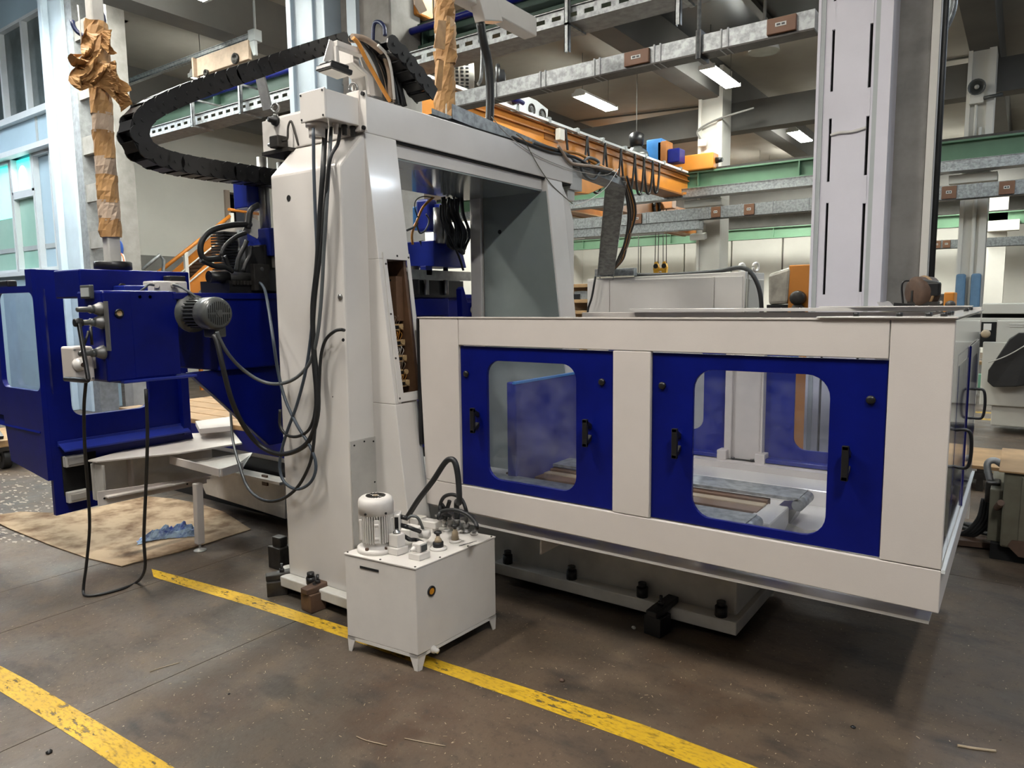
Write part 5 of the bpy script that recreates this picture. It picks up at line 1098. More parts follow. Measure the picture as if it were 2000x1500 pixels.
# ================================================================== HYDRAULIC POWER PACK
HP = thing('hydraulic_power_pack', 'white hydraulic tank with upright finned motor in front of the near column', 'hydraulic unit', (-2.33, 2.5, 0))
A, B, Cc, D = Vector((-2.557, 2.197, 0)), Vector((-2.138, 2.238, 0)), Vector((-2.108, 2.785, 0)), Vector((-2.527, 2.745, 0))
def T(u, v, z=0): p = A*(1-u)*(1-v)+B*u*(1-v)+Cc*u*v+D*(1-u)*v; return Vector((p.x, p.y, z))
ZT = .485
part('tank', MB().hexa([T(0, 0, .075), T(1, 0, .075), T(1, 1, .075), T(0, 1, .075), T(0, 0, ZT-.008), T(1, 0, ZT-.008), T(1, 1, ZT-.008), T(0, 1, ZT-.008)]), 'shell', HP, .004)
e = .006
part('tank_lid', MB().hexa([T(-e, -e, ZT-.008), T(1+e, -e, ZT-.008), T(1+e, 1+e, ZT-.008), T(-e, 1+e, ZT-.008), T(-e, -e, ZT), T(1+e, -e, ZT), T(1+e, 1+e, ZT), T(-e, 1+e, ZT)]), 'shell', HP, .002)
part('tank_skirt', MB().hexa([T(0, 0, .06), T(1, 0, .06), T(1, 1, .06), T(0, 1, .06), T(0, 0, .075), T(1, 0, .075), T(1, 1, .075), T(0, 1, .075)]), 'shell', HP)
for u, v in ((0, 0), (1, 0), (1, 1), (0, 1)):
    du = .12 if u == 0 else -.12; dv = .1 if v == 0 else -.1
    part('tank_leg', MB().prism([T(u, v, .075), T(u+du, v, .075), T(u+du*.45, v, 0), T(u+du*.1, v, 0)], (T(u, v+(.01 if v == 0 else -.01))-T(u, v))*1.0).prism([T(u, v, .075), T(u, v+dv, .075), T(u, v+dv*.45, 0), T(u, v+dv*.1, 0)], (T(u+(.012 if u == 0 else -.012), v)-T(u, v))), 'shell', HP)
a, b = PY(714, 1101, 2.205), PY(757, 1112, 2.225)
n_ = (B-A).normalized(); nf = Vector((n_.y, -n_.x, 0))
part('level_slot', MB().obox(T(.36, 0, .433), n_*.056, nf*.0025, Vector((0, 0, .0055))), 'hole', HP)
sg = PX(842, 1154, -2.133); ro = (Cc-B).normalized(); rn = Vector((ro.y, -ro.x, 0))
q = part('sight_glass', MB().lathe(B+ro*(sg.y-B.y)+Vector((0, 0, sg.z)), rn, [(-.002, .024), (.006, .024), (.008, .018), (.004, .016), (.004, 0)], 20), 'black', HP); part('oil_window', MB().cyl(B+ro*(sg.y-B.y)+Vector((0, 0, sg.z))+rn*.003, B+ro*(sg.y-B.y)+Vector((0, 0, sg.z))+rn*.006, .015), 'amber', q)
dp = PX(846, 1268, -2.133); p = B+ro*(dp.y-B.y)+Vector((0, 0, dp.z))
part('drain_plug', MB().lathe(p, rn, [(-.004, .018), (.012, .018), (.014, .012), (.03, .012), (.034, 0)], 10), 'shell', HP)
mb = MB()
for u, v in ((.02, .02), (.5, .015), (.97, .02), (.98, .3), (.98, .65), (.98, .97), (.02, .5), (.02, .97)): bolt(mb, T(u, v, ZT), (0, 0, 1), .005, .003)
part('lid_screw', mb, 'dark_steel', HP, kind='stuff')
# motor
mx = PZ(737, 1073, ZT); mx.z = ZT; Z = Vector((0, 0, 1)); k = T(0, 0)
mo = part('motor', MB().lathe(mx, Z, [(0, .094), (.020, .094), (.022, .086), (.024, .07), (.05, .066), (.052, .072), (.18, .072), (.182, .083), (.238, .084), (.252, .080), (.261, .070), (.264, .058), (.264, 0)], 32), 'shell', HP, 0, 'white finned electric motor')
mb = MB()
for i in range(44):
    a = 2*math.pi*i/44; r0 = Vector((math.cos(a), math.sin(a), 0)); tg = Vector((-math.sin(a), math.cos(a), 0))
    mb.obox(mx+r0*.076+Z*.118, r0*.008, tg*.0016, Z*.066)
part('cooling_fin', mb, 'shell', mo, kind='stuff')
to = (Vector((0, 0, 0))-mx); to.z = 0; to.normalize(); sd = Vector((-to.y, to.x, 0))
part('lug_rail', MB().obox(mx+to*.083+Z*.112, to*.004, sd*.013, Z*.056).obox(mx+to*.088+Z*.145, to*.004, sd*.011, Z*.006).obox(mx+to*.088+Z*.08, to*.004, sd*.011, Z*.006), 'shell', mo, .003)
for ang in (1.05, -1.05): d_ = to*math.cos(ang)+sd*math.sin(ang); part('lug_rail', MB().obox(mx+d_*.083+Z*.115, d_*.004, Vector((-d_.y, d_.x, 0))*.009, Z*.05), 'shell', mo, .003)
part('fan_grille', vent_disc(MB(), mx+Z*.2642, Z, .048, .003, 11), 'dark_steel', mo, kind='stuff'); part('fan_hub', MB().cyl(mx+Z*.264, mx+Z*.268, .011), 'tan_rail', mo)
for ang in (.55, -.62, 2.2): d_ = to*math.cos(ang)+sd*math.sin(ang); part('cowl_screw', MB().cyl(mx+d_*.082+Z*.195, mx+d_*.087+Z*.195, .006, n=6), 'black', mo); part('flange_bolt', MB().cyl(mx+d_*.082+Z*.022, mx+d_*.082+Z*.032, .009, n=6), 'wood_dark', mo)
tb_ = mx-sd*.0+Vector((.085, .03, 0)); rt_ = Vector((RT.x, RT.y, 0)).normalized(); fw_ = Vector((FW.x, FW.y, 0)).normalized()
tc = mx+rt_*.10+fw_*.01+Z*.135
q = part('terminal_box', MB().obox(tc, rt_*.016, fw_*.036, Z*.042), 'shell', mo, .005); part('box_opening', MB().obox(tc-fw_*.0365, rt_*.009, fw_*.001, Z*.03), 'black', q)
for dz in (.022, -.02): part('cable_gland', MB().cyl(tc+rt_*.014+Z*dz, tc+rt_*.05+Z*(dz-.006)-fw_*.012, .011), 'black', q)
def onlid(px, py): p = PZ(px, py, ZT); p.z = ZT; return p
def blk(name, px, py, w, d, h, z0=0, mt='shell', bv=.004, par=HP): p = onlid(px, py); return part(name, MB().obox(p+Z*(z0+h/2), n_*w/2, ro*d/2, Z*h/2), mt, par, bv), p
b1, p1 = blk('valve_base', 776, 1080, .070, .070, .034); q, _ = blk('valve_body', 776, 1080, .054, .05, .062, .034); part('valve_cap', MB().lathe(p1+Z*.096, Z, [(0, .018), (.008, .018), (.012, .01), (.02, .01)], 12), 'steel', q)
b2, p2 = blk('sensor_base', 819, 1090, .066, .07, .030); q, _ = blk('sensor_body', 820, 1088, .046, .05, .04, .030)
part('sensor_window', MB().obox(p2+Z*.052+ro*.004+n_*.026, n_*.001, ro*.018, Z*.014), 'motor_grey', q); part('sensor_knob', MB().lathe(p2+Z*.05-ro*.026-n_*.004, -ro, [(0, .014), (.008, .012), (.014, .006), (.022, .006), (.024, 0)], 12), 'shell', q)
q, p = blk('pump_block', 800, 1048, .1, .1, .05); q, p = blk('connector_plug', 830, 1062, .05, .045, .03, .03, 'shell', .012)
part('plug_collar', MB().lathe(p+Z*.05, n_, [(-.03, .02), (.02, .024), (.03, .012)], 12), 'shell', HP)
q, p = blk('manifold', 842, 1038, .10, .055, .035, .025); part('manifold_cap', MB().cyl(p+Z*.045-n_*.05, p+Z*.045-n_*.07, .014), 'shell', q); blk('manifold_foot', 842, 1038, .06, .05, .03); blk('manifold_block', 812, 1026, .09, .07, .05)
for i, (px, py) in enumerate(((856, 1072), (889, 1058))):
    p = onlid(px, py)
    q = part('filter_base', MB().lathe(p, Z, [(0, .042 if i == 0 else .03), (.008, .042 if i == 0 else .03), (.012, .028 if i == 0 else .02)], 20), 'shell', HP)
    if i == 0: part('black_ring', MB().lathe(p, Z, [(.01, .026), (.034, .026), (.036, .02)], 18), 'black', q)
    part('valve_cone', MB().lathe(p, Z, [(.012 if i else .034, .02), (.05, .015), (.058, .01), (.066, .01)], 16), 'tan_rail', q, 0, 'brass ringed cone')
    part('star_knob', MB().lathe(p, Z, [(.066, .008), (.072, .01), (.078, .02), (.086, .02), (.09, .008)], 5), 'black', q)
fit = []
for i, (px, py) in enumerate(((866, 1028), (880, 1030), (893, 1034), (911, 1040), (926, 1044), (872, 1037))):
    p = onlid(px, py); h = (.05, .06, .075, .06, .02, .012)[i]
    part('hose_fitting', MB().lathe(p, Z, [(0, .02), (.01, .02), (.01, .013), (h*.5, .013), (h*.5, .017), (h*.75, .017), (h*.75, .012), (h, .011)], 8), 'steel' if i in (2, 3) else 'shell', HP); fit.append(p+Z*h)
mb = MB(); random.seed(5)
for i in range(17):
    c = onlid(898+i*2.0, 1066-i*.55); mb.obox(c+Z*.0006, n_*random.uniform(.001, .004), ro*random.uniform(.002, .006), Z*.0004)
    c = onlid(908+i*1.3, 1071-i*.4)
    if i > 4: mb.obox(c+Z*.0006, n_*random.uniform(.001, .003), ro*random.uniform(.001, .005), Z*.0004)
part('handwriting', mb, 'motor_grey', HP, 0, 'two lines of faint handwriting', 'stuff')
# hoses of the power pack
YP = 2.62
cable('hydraulic_hose', 'thick black hydraulic hose arching highest over the white tank', [fit[2]-Z*.02, fit[2]+Z*.07]+[PY(*q, YP) for q in ((897, 980), (895, 935), (889, 904), (880, 897), (868, 905), (845, 940), (818, 975), (797, 1008))], .0145, 'rubber', 'hose', None, 12)
cable('hydraulic_hose', 'black hose loop from the second tank fitting rising behind the thick hose', [fit[1]]+[PY(*q, YP+.02) for q in ((862, 1000), (860, 985), (868, 970), (885, 966), (902, 976), (911, 1000))]+[fit[3]], .0095, 'rubber', 'hose')
cable('hydraulic_hose', 'black hose arched low across the tank fittings to the front right', [fit[0]]+[PY(*q, YP-.1) for q in ((857, 1012), (862, 1000), (885, 996), (910, 1003), (928, 1020), (931, 1032))]+[fit[4]], .0105, 'rubber', 'hose')
cable('hydraulic_hose', 'short ribbed hose stub standing upright among the tank fittings', [fit[0]+Vector((.0, .02, -.02))]+[PY(*q, YP+.05) for q in ((868, 995), (862, 985), (870, 1000), (876, 985), (878, 978))], .011, 'rubber', 'hose')
cable('power_cable', 'grey cable curling from the motor gland down to the plug', [tc+rt_*.05+Z*.016-fw_*.012, tc+rt_*.07+Z*.03-fw_*.02, tc+rt_*.1+Z*.02-fw_*.02, onlid(826, 1060)+Z*.075, onlid(828, 1062)+Z*.05], .007, 'cable_grey')
cable('power_cable', 'black cable dropping from the lower motor gland to the plug', [tc+rt_*.05+Z*(-.026)-fw_*.012, tc+rt_*.08-Z*.035-fw_*.02, onlid(822, 1062)+Z*.06, onlid(829, 1064)+Z*.045], .010, 'rubber')
cable('power_cable', 'black cable lying behind the valve block of the tank', [tc+rt_*.03-Z*.075, tc+rt_*.06-Z*.085-fw_*.02, onlid(812, 1064)+Z*.025, onlid(826, 1068)+Z*.02], .010, 'rubber')
# ================================================================== HANGING CABLES AT THE NEAR COLUMN
YC = 2.425
def cpath(pts, Y=YC): return [PY(p[0], p[1], p[2] if len(p) > 2 else Y) for p in pts]
cable('hanging_cable', 'slate blue cable from the large gland, looping low on the column front', cpath([(612, 250), (613, 330), (616, 420), (619, 500), (614, 580), (608, 650), (598, 720), (580, 790), (560, 845), (548, 890), (548, 925), (562, 948), (585, 955), (608, 940), (617, 910), (606, 872), (580, 830), (557, 780), (543, 725), (533, 660, 2.40), (524, 600, 2.5), (517, 566, 2.6), (508, 553, 2.65), (503, 556, 2.7)]), .0085, 'slate', 'cable', None, 10)
cable('hanging_cable', 'thick black cable from the middle gland sweeping back to the grey motor', cpath([(636, 246, 2.52), (634, 270, 2.5), (631, 330), (624, 430), (619, 520), (611, 600), (613, 680), (620, 750), (620, 810), (604, 860), (575, 882), (540, 886), (505, 868, 2.40), (475, 830, 2.3), (452, 780, 2.2), (436, 720, 2.15), (424, 668, 2.14), (418, 655, 2.14)]), .0135, 'rubber', 'cable', None, 10)
cable('hanging_cable', 'grey cable sweeping from the column bundle back to the blue rail motor', cpath([(647, 246, 2.56), (644, 300, 2.46), (638, 400), (632, 500), (627, 590), (619, 660), (604, 710), (575, 740), (540, 750), (505, 742, 2.38), (470, 718, 2.3), (445, 690, 2.2), (428, 660, 2.15), (424, 648, 2.14)]), .0095, 'cable_grey', 'cable', None, 10)
cable('hanging_cable', 'black cable from the last gland ending in the lowest loop left', cpath([(664, 250, 2.6), (660, 280, 2.48), (645, 310), (637, 380), (628, 480), (615, 590), (611, 690), (617, 780), (611, 880), (597, 925), (575, 958), (545, 977), (512, 976, 2.42), (484, 952, 2.5), (468, 910, 2.7), (455, 860, 2.9), (450, 800, 3.0)]), .009, 'rubber', 'cable', None, 10)
cable('plug_cable', 'black cable with a plug in the right side of the column front', [PX(672, 645, XF+.02), PX(664, 644, XF+.03)]+cpath([(652, 648, 2.43), (636, 664), (627, 695), (624, 740), (622, 790), (618, 830)]), .0085, 'rubber', 'cable', None, 10)
cable('hanging_cable', 'short brown-black cable loop at the column left edge', cpath([(547, 800), (547, 830), (558, 848), (578, 853), (600, 843), (612, 820), (617, 790)]), .0085, 'rubber')
YQ = 1.84
cable('floor_cable', 'thin black cable drooping from the crank gearbox to the floor and back', [PX(168, 744, -3.88), PY(164, 800, 1.70), PY(166, 880, 1.73), PY(172, 960, 1.78), PY(175, 1030, 1.8), PY(169, 1100, 1.8), PZ(163, 1150, .03), PZ(168, 1163, .008), PZ(195, 1161, .008), PZ(240, 1149, .008), PZ(268, 1136, .012), PY(283, 1110, 1.93), PY(281, 1050, 1.9), PY(285, 950, 1.88), PY(288, 850, 1.86), PY(285, 760, 1.85)], .0085, 'rubber', 'cable', None, 8)
cable('motor_cable', 'grey cable from the white switch box down behind the rail motor', [PX(338, 556, CX-.08), PX(352, 560, CX-.03), PX(372, 572, CX+.03), PX(388, 585, CX+.05)], .0075, 'cable_grey')
cable('box_cable', 'short grey cable curving left of the white switch box', [PX(300, 557, CX-.09), PX(290, 556, CX-.06), PX(282, 563, CX-.06), PX(275, 568, CX-.08)], .0065, 'cable_grey')
# ================================================================== CLAMPS, CARD, RAG ON THE FLOOR
def clamp(name, lab, x, y, mt, yaw=0, h=.10, s=1.0, tail=True):
    t = thing('clamping_block', lab, 'clamp', (x, y, 0), 'clamping blocks holding down the machine feet')
    c, sn = math.cos(yaw), math.sin(yaw); ux, uy = Vector((c, sn, 0)), Vector((-sn, c, 0)); o = Vector((x, y, 0))
    part('block', MB().obox(o+Vector((0, 0, h/2)), ux*.048*s, uy*.05*s, Vector((0, 0, h/2))), mt, t, .004)
    part('clamp_bar', MB().prism([o+ux*-.03+uy*-.06+Vector((0, 0, h)), o+ux*.03+uy*-.06+Vector((0, 0, h)), o+ux*.035+uy*.0+Vector((0, 0, h)), o+ux*.03+uy*.15+Vector((0, 0, h+.02)), o+ux*-.03+uy*.15+Vector((0, 0, h+.02)), o+ux*-.035+Vector((0, 0, h))], (0, 0, .03)), mt, t, .004)
    part('stud', MB().cyl(o+uy*.03+Vector((0, 0, h+.03)), o+uy*.03+Vector((0, 0, h+.085)), .008), 'black', t)
    part('nut', MB().cyl(o+uy*.03+Vector((0, 0, h+.03)), o+uy*.03+Vector((0, 0, h+.036)), .03).cyl(o+uy*.03+Vector((0, 0, h+.036)), o+uy*.03+Vector((0, 0, h+.055)), .015, n=6), 'black', t)
clamp('c', 'brown steel clamping block beside the yellow floor line at the column foot', -3.075, 2.415, 'wood_dark', -.1)
clamp('c', 'dark clamping block at the left front corner of the column foot', -3.43, 2.44, 'dark_steel', -.6, .085, 1.15)
clamp('c', 'nearly black clamping block under the machine bed beside the floor shadow', -1.41, 3.2, 'black', -.15, .10)
q = thing('steel_chock', 'dark steel chock standing behind the near column foot', 'chock', (-3.75, 2.75, 0)); part('chock_block', MB().box(-3.82, -3.70, 2.66, 2.76, 0, .14).box(-3.80, -3.72, 2.68, 2.74, .14, .2), 'dark_steel', q, .006); part('grease_pot', MB().cyl((-3.55, 2.62, 0), (-3.55, 2.62, .07), .045, .05), 'white_old', q)
poly = [(-30, 1010), (20, 1034), (100, 1066), (170, 1090), (238, 1107), (262, 1100), (300, 1090), (350, 1078), (400, 1064), (440, 1050), (490, 1034), (440, 1002), (390, 985), (340, 975), (270, 968), (215, 986), (130, 1004), (40, 1000)]
pts = [PZ(*p, .004) for p in poly]
mb = MB().prism([p+Vector((0, 0, .002*math.sin(i*1.7))) for i, p in enumerate(pts)], (0, 0, .005)); solo('cardboard_sheet', 'oil-stained brown cardboard sheet lying on the floor under the blue guard', 'cardboard', mb, 'card')
c = PZ(330, 1047, .01); rows = []
for j in range(18):
    rows.append([])
    for i in range(30):
        u, v = (i/29-.5), (j/17-.5); ww = 1-.35*math.sin((u+.5)*5)
        p = c+Vector((u*.14-v*.13*ww, u*.36+v*.10*ww, 0)); n1 = mnoise.noise(Vector((u*7, v*6, 2))); n2 = mnoise.noise(Vector((u*15, v*13, 9)))
        p += Vector((n2*.02, n1*.02, 0)); p.z = .012+max(0, (.05+.065*n1+.03*n2))*max(0, (1-(2*v)**2))*max(0, 1-(2*u)**4); rows[-1].append(p)
mb = MB(); mb.add([p for r in rows for p in r], [(j*30+i, j*30+i+1, (j+1)*30+i+1, (j+1)*30+i) for j in range(17) for i in range(29)])
solo('cleaning_rag', 'crumpled light and dark blue rag on the cardboard sheet', 'rag', mb, 'rag')
for i, (px, py, s) in enumerate(((1666, 1421, .009), (1098, 1330, .012), (96, 1470, .012), (447, 1356, .006), (1238, 1227, .012))):
    c = PZ(px, py, 0); solo('metal_scrap' if i != 4 else 'paper_scrap', ('black pebble-like scrap right of the bed shadow', 'small brown chip beside the right floor stripe', 'black scrap at lower left below the near yellow stripe', 'tiny black scrap right of the near yellow stripe', 'pale scrap at the shadow edge under the bed')[i], 'scrap', crumple(MB().lathe(c, (0, 0, 1), [(0, s), (s*.4, s*1.1), (s*.9, s*.4)], 7), s*.3, 60, i), 'black' if i in (0, 2, 3) else ('wood_dark' if i == 1 else 'white_old'))
mb = MB(); random.seed(9)
for i in range(650):
    x = random.uniform(-3.6, .6); y = random.uniform(.9, 3.0)
    if -2.6 < x < -2.05 and 2.15 < y < 2.82: continue
    if -3.5 < x < -2.6 and y > 2.3: continue
    a = random.uniform(0, 3.14); l = random.uniform(.0015, .008); mb.bar((x-math.cos(a)*l, y-math.sin(a)*l, .0012), (x+math.cos(a)*l, y+math.sin(a)*l, .0012), random.uniform(.0008, .003), .001)
o = solo('metal_swarf', 'fine pale swarf scattered over the concrete floor in the foreground', 'swarf', mb, 'tan_rail'); o['kind'] = 'stuff'
mb = MB(); random.seed(21)
for i in range(260):
    px, py = random.uniform(-20, 105), random.uniform(925, 1062)
    c = PZ(px, py, .001)
    if c.y > 2.95: continue
    a = random.uniform(0, 6.28); k = random.randint(4, 6); l = random.uniform(.008, .03)
    q = [c+Vector((math.cos(a+6.283*j/k)*l*random.uniform(.5, 1.6), math.sin(a+6.283*j/k)*l*random.uniform(.3, .7), 0)) for j in range(k)]
    mb.prism(q, (0, 0, .001))
part('paint_flake', mb, 'tan_flake', FL, 0, 'patch of flaking pale floor paint', 'stuff')
for i, pts in enumerate((((696, 1438), (715, 1446), (756, 1456)), ((790, 1312+130), (830, 1450), (870, 1457)), ((293, 1312), (315, 1304), (350, 1294)), ((1870, 1456), (1905, 1462), (1945, 1467)))):
    cable('metal_sliver' if i < 3 else 'peeled_paint', ('bent pale sliver on the floor below the tank', 'second pale sliver right of the bent one below the tank', 'long curved sliver between the two yellow lines at left', 'peeled strip of paint on the floor at lower right')[i], [PZ(*p, .003) for p in pts], .002 if i < 3 else .006, 'tan_rail', 'scrap', None, 5)
# ================================================================== TRAY, LEANING CHANNEL AND WIRES ON THE BEAM
XT = -2.86
ct = thing('cable_channel', 'galvanised cable channel lying along the crossbeam top', 'cable channel', (-2.9, 4.5, 2.72))
a, b = PX(882, 203, XT), PX(1219, 350, XT)
d = (b-a).normalized(); up = Vector((0, 0, 1)); s_ = Vector((1, 0, 0))
part('channel_floor', MB().hexa([a+Vector((-.16, 0, -.085)), a+Vector((0, 0, -.085)), b+Vector((0, 0, -.06)), b+Vector((-.16, 0, -.06)), a+Vector((-.16, 0, -.08)), a+Vector((0, 0, -.08)), b+Vector((0, 0, -.055)), b+Vector((-.16, 0, -.055))]), 'galv_old', ct)
for dx in (0, -.16): part('channel_side', MB().hexa([a+Vector((dx, 0, -.085)), a+Vector((dx+.006, 0, -.085)), b+Vector((dx+.006, 0, -.06)), b+Vector((dx, 0, -.06)), a+Vector((dx, 0, 0)), a+Vector((dx+.006, 0, 0)), b+Vector((dx+.006, 0, .0)), b+Vector((dx, 0, .0))]), 'galv', ct)
part('packing', MB().box(-3.05, -2.84, 3.2, 4.6, 2.715, 2.735), 'hole', ct)
part('end_bracket', MB().box(-3.0, -2.84, YE+.02, YE+.2, 2.5, 2.66), 'grey_sheet', ct, .004)
part('end_clip', MB().box(-2.95, -2.86, YE+.02, YE+.12, 2.42, 2.5), 'grey_sheet', ct, .003)
YCAB = 7.0
cl, cr, cr2 = PY(1147, 545, YCAB), PY(1452, 530, YCAB), PY(1490, 545, YCAB)
lc = thing('leaning_channel', 'galvanised channel leaning from the beam end down to the grey cabinet', 'cable channel', b)
ft = PY(1183, 538, YCAB-.05); tp_ = PX(1204, 352, -2.9); sdv = Vector((.6, .2, 0)).normalized()
part('channel_web', MB().bar(tp_, ft, .17, .008, (.5, -1, 0)), 'galv', lc)
dd = (ft-tp_).normalized()
sv = dd.cross(Vector((.5, -1, 0))).normalized()
for s in (-1, 1): part('channel_side', MB().bar(tp_+sv*s*.085, ft+sv*s*.085, .007, .07, (.5, -1, 0)), 'galv', lc)
for i in range(7):
    o = sv*(-.10-.008*i)+Vector((0, -.02*(i % 3), 0)); bw = .02+.05*math.sin(i)
    if PR_ if False else False: pass
    part('cable', MB().tube([tp_+o*-1*0+sv*(-1)*(-.0)+Vector((.06+.006*i, 0, .02)), tp_+(ft-tp_)*.3+Vector((.16+.012*i, .0, 0)), tp_+(ft-tp_)*.6+Vector((.17+.014*(i % 4), 0, 0)), tp_+(ft-tp_)*.8+Vector((.12+.01*i, 0, 0)), ft+Vector((.09, 0, .05))], .011, 6), ('rubber', 'cable_grey', 'rubber', 'cable_tan', 'rubber', 'cable_orange', 'rubber')[i], lc)
wr = [((1005, 275), (1060, 300), (1110, 318), (1150, 322), (1180, 335), (1204, 340)), ((1010, 272), (1080, 292), (1130, 300), (1160, 318), (1200, 336)), ((1040, 278), (1100, 298), (1125, 318), (1150, 330), (1170, 318), (1150, 308), (1135, 325), (1145, 345), (1160, 350), (1172, 335), (1185, 330), (1204, 345)), ((1000, 268), (1070, 296), (1120, 306), (1165, 330), (1204, 338)), ((1090, 285), (1100, 300), (1108, 312), (1120, 320), (1160, 325), (1195, 332))]
TW = thing('cable_tangle', 'tangle of black, orange and grey cables lying on the galvanised channel', 'cables', (-2.85, 4.6, 2.7))
for i, w_ in enumerate(wr):
    part('cable', MB().tube([PX(*p, XT+.02+.012*i) for p in w_], .012 if i != 3 else .011, 7), ('rubber', 'cable_orange', 'cable_grey', 'rubber', 'cable_tan')[i], TW)
def loose(lab, pts, r=.0035, mt='olive', X=XF+.012): cable('loose_wire', lab, [PX(*p, X) for p in pts], r, mt, 'wire', None, 6)
loose('thin olive wire hanging from the channel across the beam face to the far column', ((1008, 262), (1025, 275), (1035, 295), (1055, 330), (1075, 358), (1095, 378), (1118, 398)))
loose('thin pale wire crossing the beam face from the channel to the leaning channel', ((960, 228), (990, 262), (1035, 296), (1080, 318), (1130, 335), (1180, 342), (1204, 330)), .003, 'lens')
loose('pale wire hanging from the leaning channel top towards the far column', ((1208, 330), (1185, 365), (1160, 385), (1140, 396), (1122, 402)), .003, 'lens', -2.75)
cable('loose_wire', 'black cable hanging left of the leaning channel down to the floor behind the cabinet', [PY(1163, 540, YCAB-.12), PY(1156, 580, YCAB-.12), PY(1148, 608, YCAB-.12), PY(1146, 660, YCAB-.12)], .012, 'rubber', 'wire')
# ================================================================== GREY CABINET BEHIND THE ENCLOSURE
cb = thing('control_cabinet', 'long light grey electrical cabinet behind the white enclosure', 'cabinet', ((cl.x+cr.x)/2, YCAB, 0))
hz_ = cl.z
part('cabinet_body', MB().prism([(cl.x, YCAB, 0), (cr.x, YCAB, 0), (cr.x+.02, YCAB, cr.z), (cl.x, YCAB, cl.z)], (0, .62, 0)), 'white', cb, .006)
s0, s1 = PY(1192, 560, YCAB).x, PY(1396, 560, YCAB).x
for (x0, x1) in ((cl.x+.01, s0-.004), (s0+.004, s1-.004), (s1+.004, cr.x-.002)): part('door', MB().box(x0, x1, YCAB-.015, YCAB, .15, cl.z-.02), 'white', cb, .003)
part('side_door', MB().box(cr.x+.02, cr.x+.03, YCAB+.03, YCAB+.58, .2, 1.86), 'machine_beige', cb, .004)
a, b = PY(1164, 538, YCAB-.03), PY(1240, 538, YCAB-.03)
part('lifting_rail', MB().box(a.x, b.x, YCAB-.06, YCAB+.02, cl.z+.02, cl.z+.10), 'galv', cb, .003)
for px in (1449, 1476): c = PY(px, 525, YCAB+.2); part('eye_bolt', MB().ring((c.x, YCAB+.2, cr.z+.045), (1, -.4, 0), .04, .014), 'white', cb)
cable('cabinet_cable', 'thick black cable arching over the cabinet top through two eye bolts', [PY(*p, YCAB+.1) for p in ((1240, 537), (1290, 537), (1340, 535), (1400, 530), (1440, 523), (1460, 527), (1475, 545), (1485, 575), (1488, 620), (1489, 680))], .022, 'rubber', 'cable')
# ================================================================== BACKGROUND RIGHT
Yb = 6.6
q = thing('grinding_machine', 'orange machine head wrapped in cloudy plastic left of the lilac column', 'machine', PY(1560, 600, Yb))
a, b = PY(1541, 518, Yb), PY(1582, 612, Yb); part('head_body', MB().box(a.x, b.x+.1, Yb, Yb+.5, 0, a.z), 'crane', q, .01)
a, b = PY(1498, 530, Yb), PY(1541, 595, Yb)
part('plastic_wrap', crumple(MB().hexa([(a.x, Yb+.05, b.z-.0), (b.x, Yb-.02, b.z), (b.x, Yb+.45, b.z), (a.x, Yb+.45, b.z), (a.x, Yb+.05, a.z-.02), (b.x, Yb-.02, a.z+.03), (b.x, Yb+.45, a.z+.03), (a.x, Yb+.45, a.z)]), .02, 6), 'pvc', q, .03)
part('dark_base', MB().box(a.x, b.x+.1, Yb+.02, Yb+.5, 0, b.z), 'black', q)
c = PY(1558, 582, Yb-.06); part('drive_motor', MB().lathe(c, (0, -1, 0), [(-.06, .06), (0, .065), (.04, .06), (.05, .03), (.05, 0)], 16), 'dark_steel', q); c = PY(1558, 606, Yb-.06); part('drive_motor', MB().lathe(c, (0, -1, 0), [(-.06, .05), (0, .06), (.04, .05), (.05, 0)], 16), 'dark_steel', q)
q = thing('covered_bench', 'white-sheeted bench behind the enclosure corner', 'bench', PY(1760, 612, 4.9))
a, b = PY(1722, 590, 4.9), PY(1828, 612, 4.9); rows = []
for j in range(6): rows.append([Vector((a.x+(b.x-a.x)*i/14, 4.72+j*.1, 1.603+.018*mnoise.noise(Vector((i*.7, j*.9, 4)))+(.03 if i < 1 else 0))) for i in range(15)])
mb = MB(); mb.add([p for r in rows for p in r], [(j*15+i, j*15+i+1, (j+1)*15+i+1, (j+1)*15+i) for j in range(5) for i in range(14)], True); part('sheet', mb, 'cream', q)
part('bench_body', MB().box(a.x, b.x, 4.74, 5.2, 0, 1.575), 'machine_beige', q, .01)
part('black_bar', MB().bar(PY(1746, 596, 4.8), PY(1786, 599, 4.8), .03, .03), 'black', q)
c = PY(1797, 570, 5.0); q = thing('grinding_wheel_guard', 'brown and black round electric motor on the white bench', 'motor', c)
dm = Vector((-.75, -.66, 0)).normalized()
part('wheel_cover', MB().lathe(c, dm, [(-.08, .075), (-.07, .09), (.034, .092), (.045, .08), (.05, .068), (.05, 0)], 24), 'wood_dark', q); part('cover_rim', MB().ring(c-dm*.02, dm, .09, .009, 24), 'wood', q)
part('motor_box', MB().obox(c+Vector((.064, -.02, .015)), (.045, 0, 0), (0, .045, 0), (0, 0, .042)), 'black', q, .012); part('box_lid', MB().obox(c+Vector((.056, -.02, .06)), (.041, 0, -.008), (0, .041, 0), (0, 0, .009)), 'motor_grey', q, .006)
part('wheel_slot', MB().obox(c+dm*.051-Vector((0, 0, .03)), Vector((.66, -.75, 0))*.009, Vector((0, 0, .038)), dm*.002), 'black', q)
part('wire_handle', MB().tube([c+Vector((-.083, -.04, -.075)), c+Vector((-.095, -.04, .03)), c+Vector((-.083, -.04, .064)), c+Vector((-.055, -.04, .068))], .006), 'black', q); part('motor_foot', MB().box(c.x-.06, c.x+.1, 4.95, 5.08, 1.57, c.z-.06), 'dark_steel', q)
q = thing('switch_unit', 'small orange and grey machine unit beside the blue edge guards', 'machine', PY(1845, 600, 8))
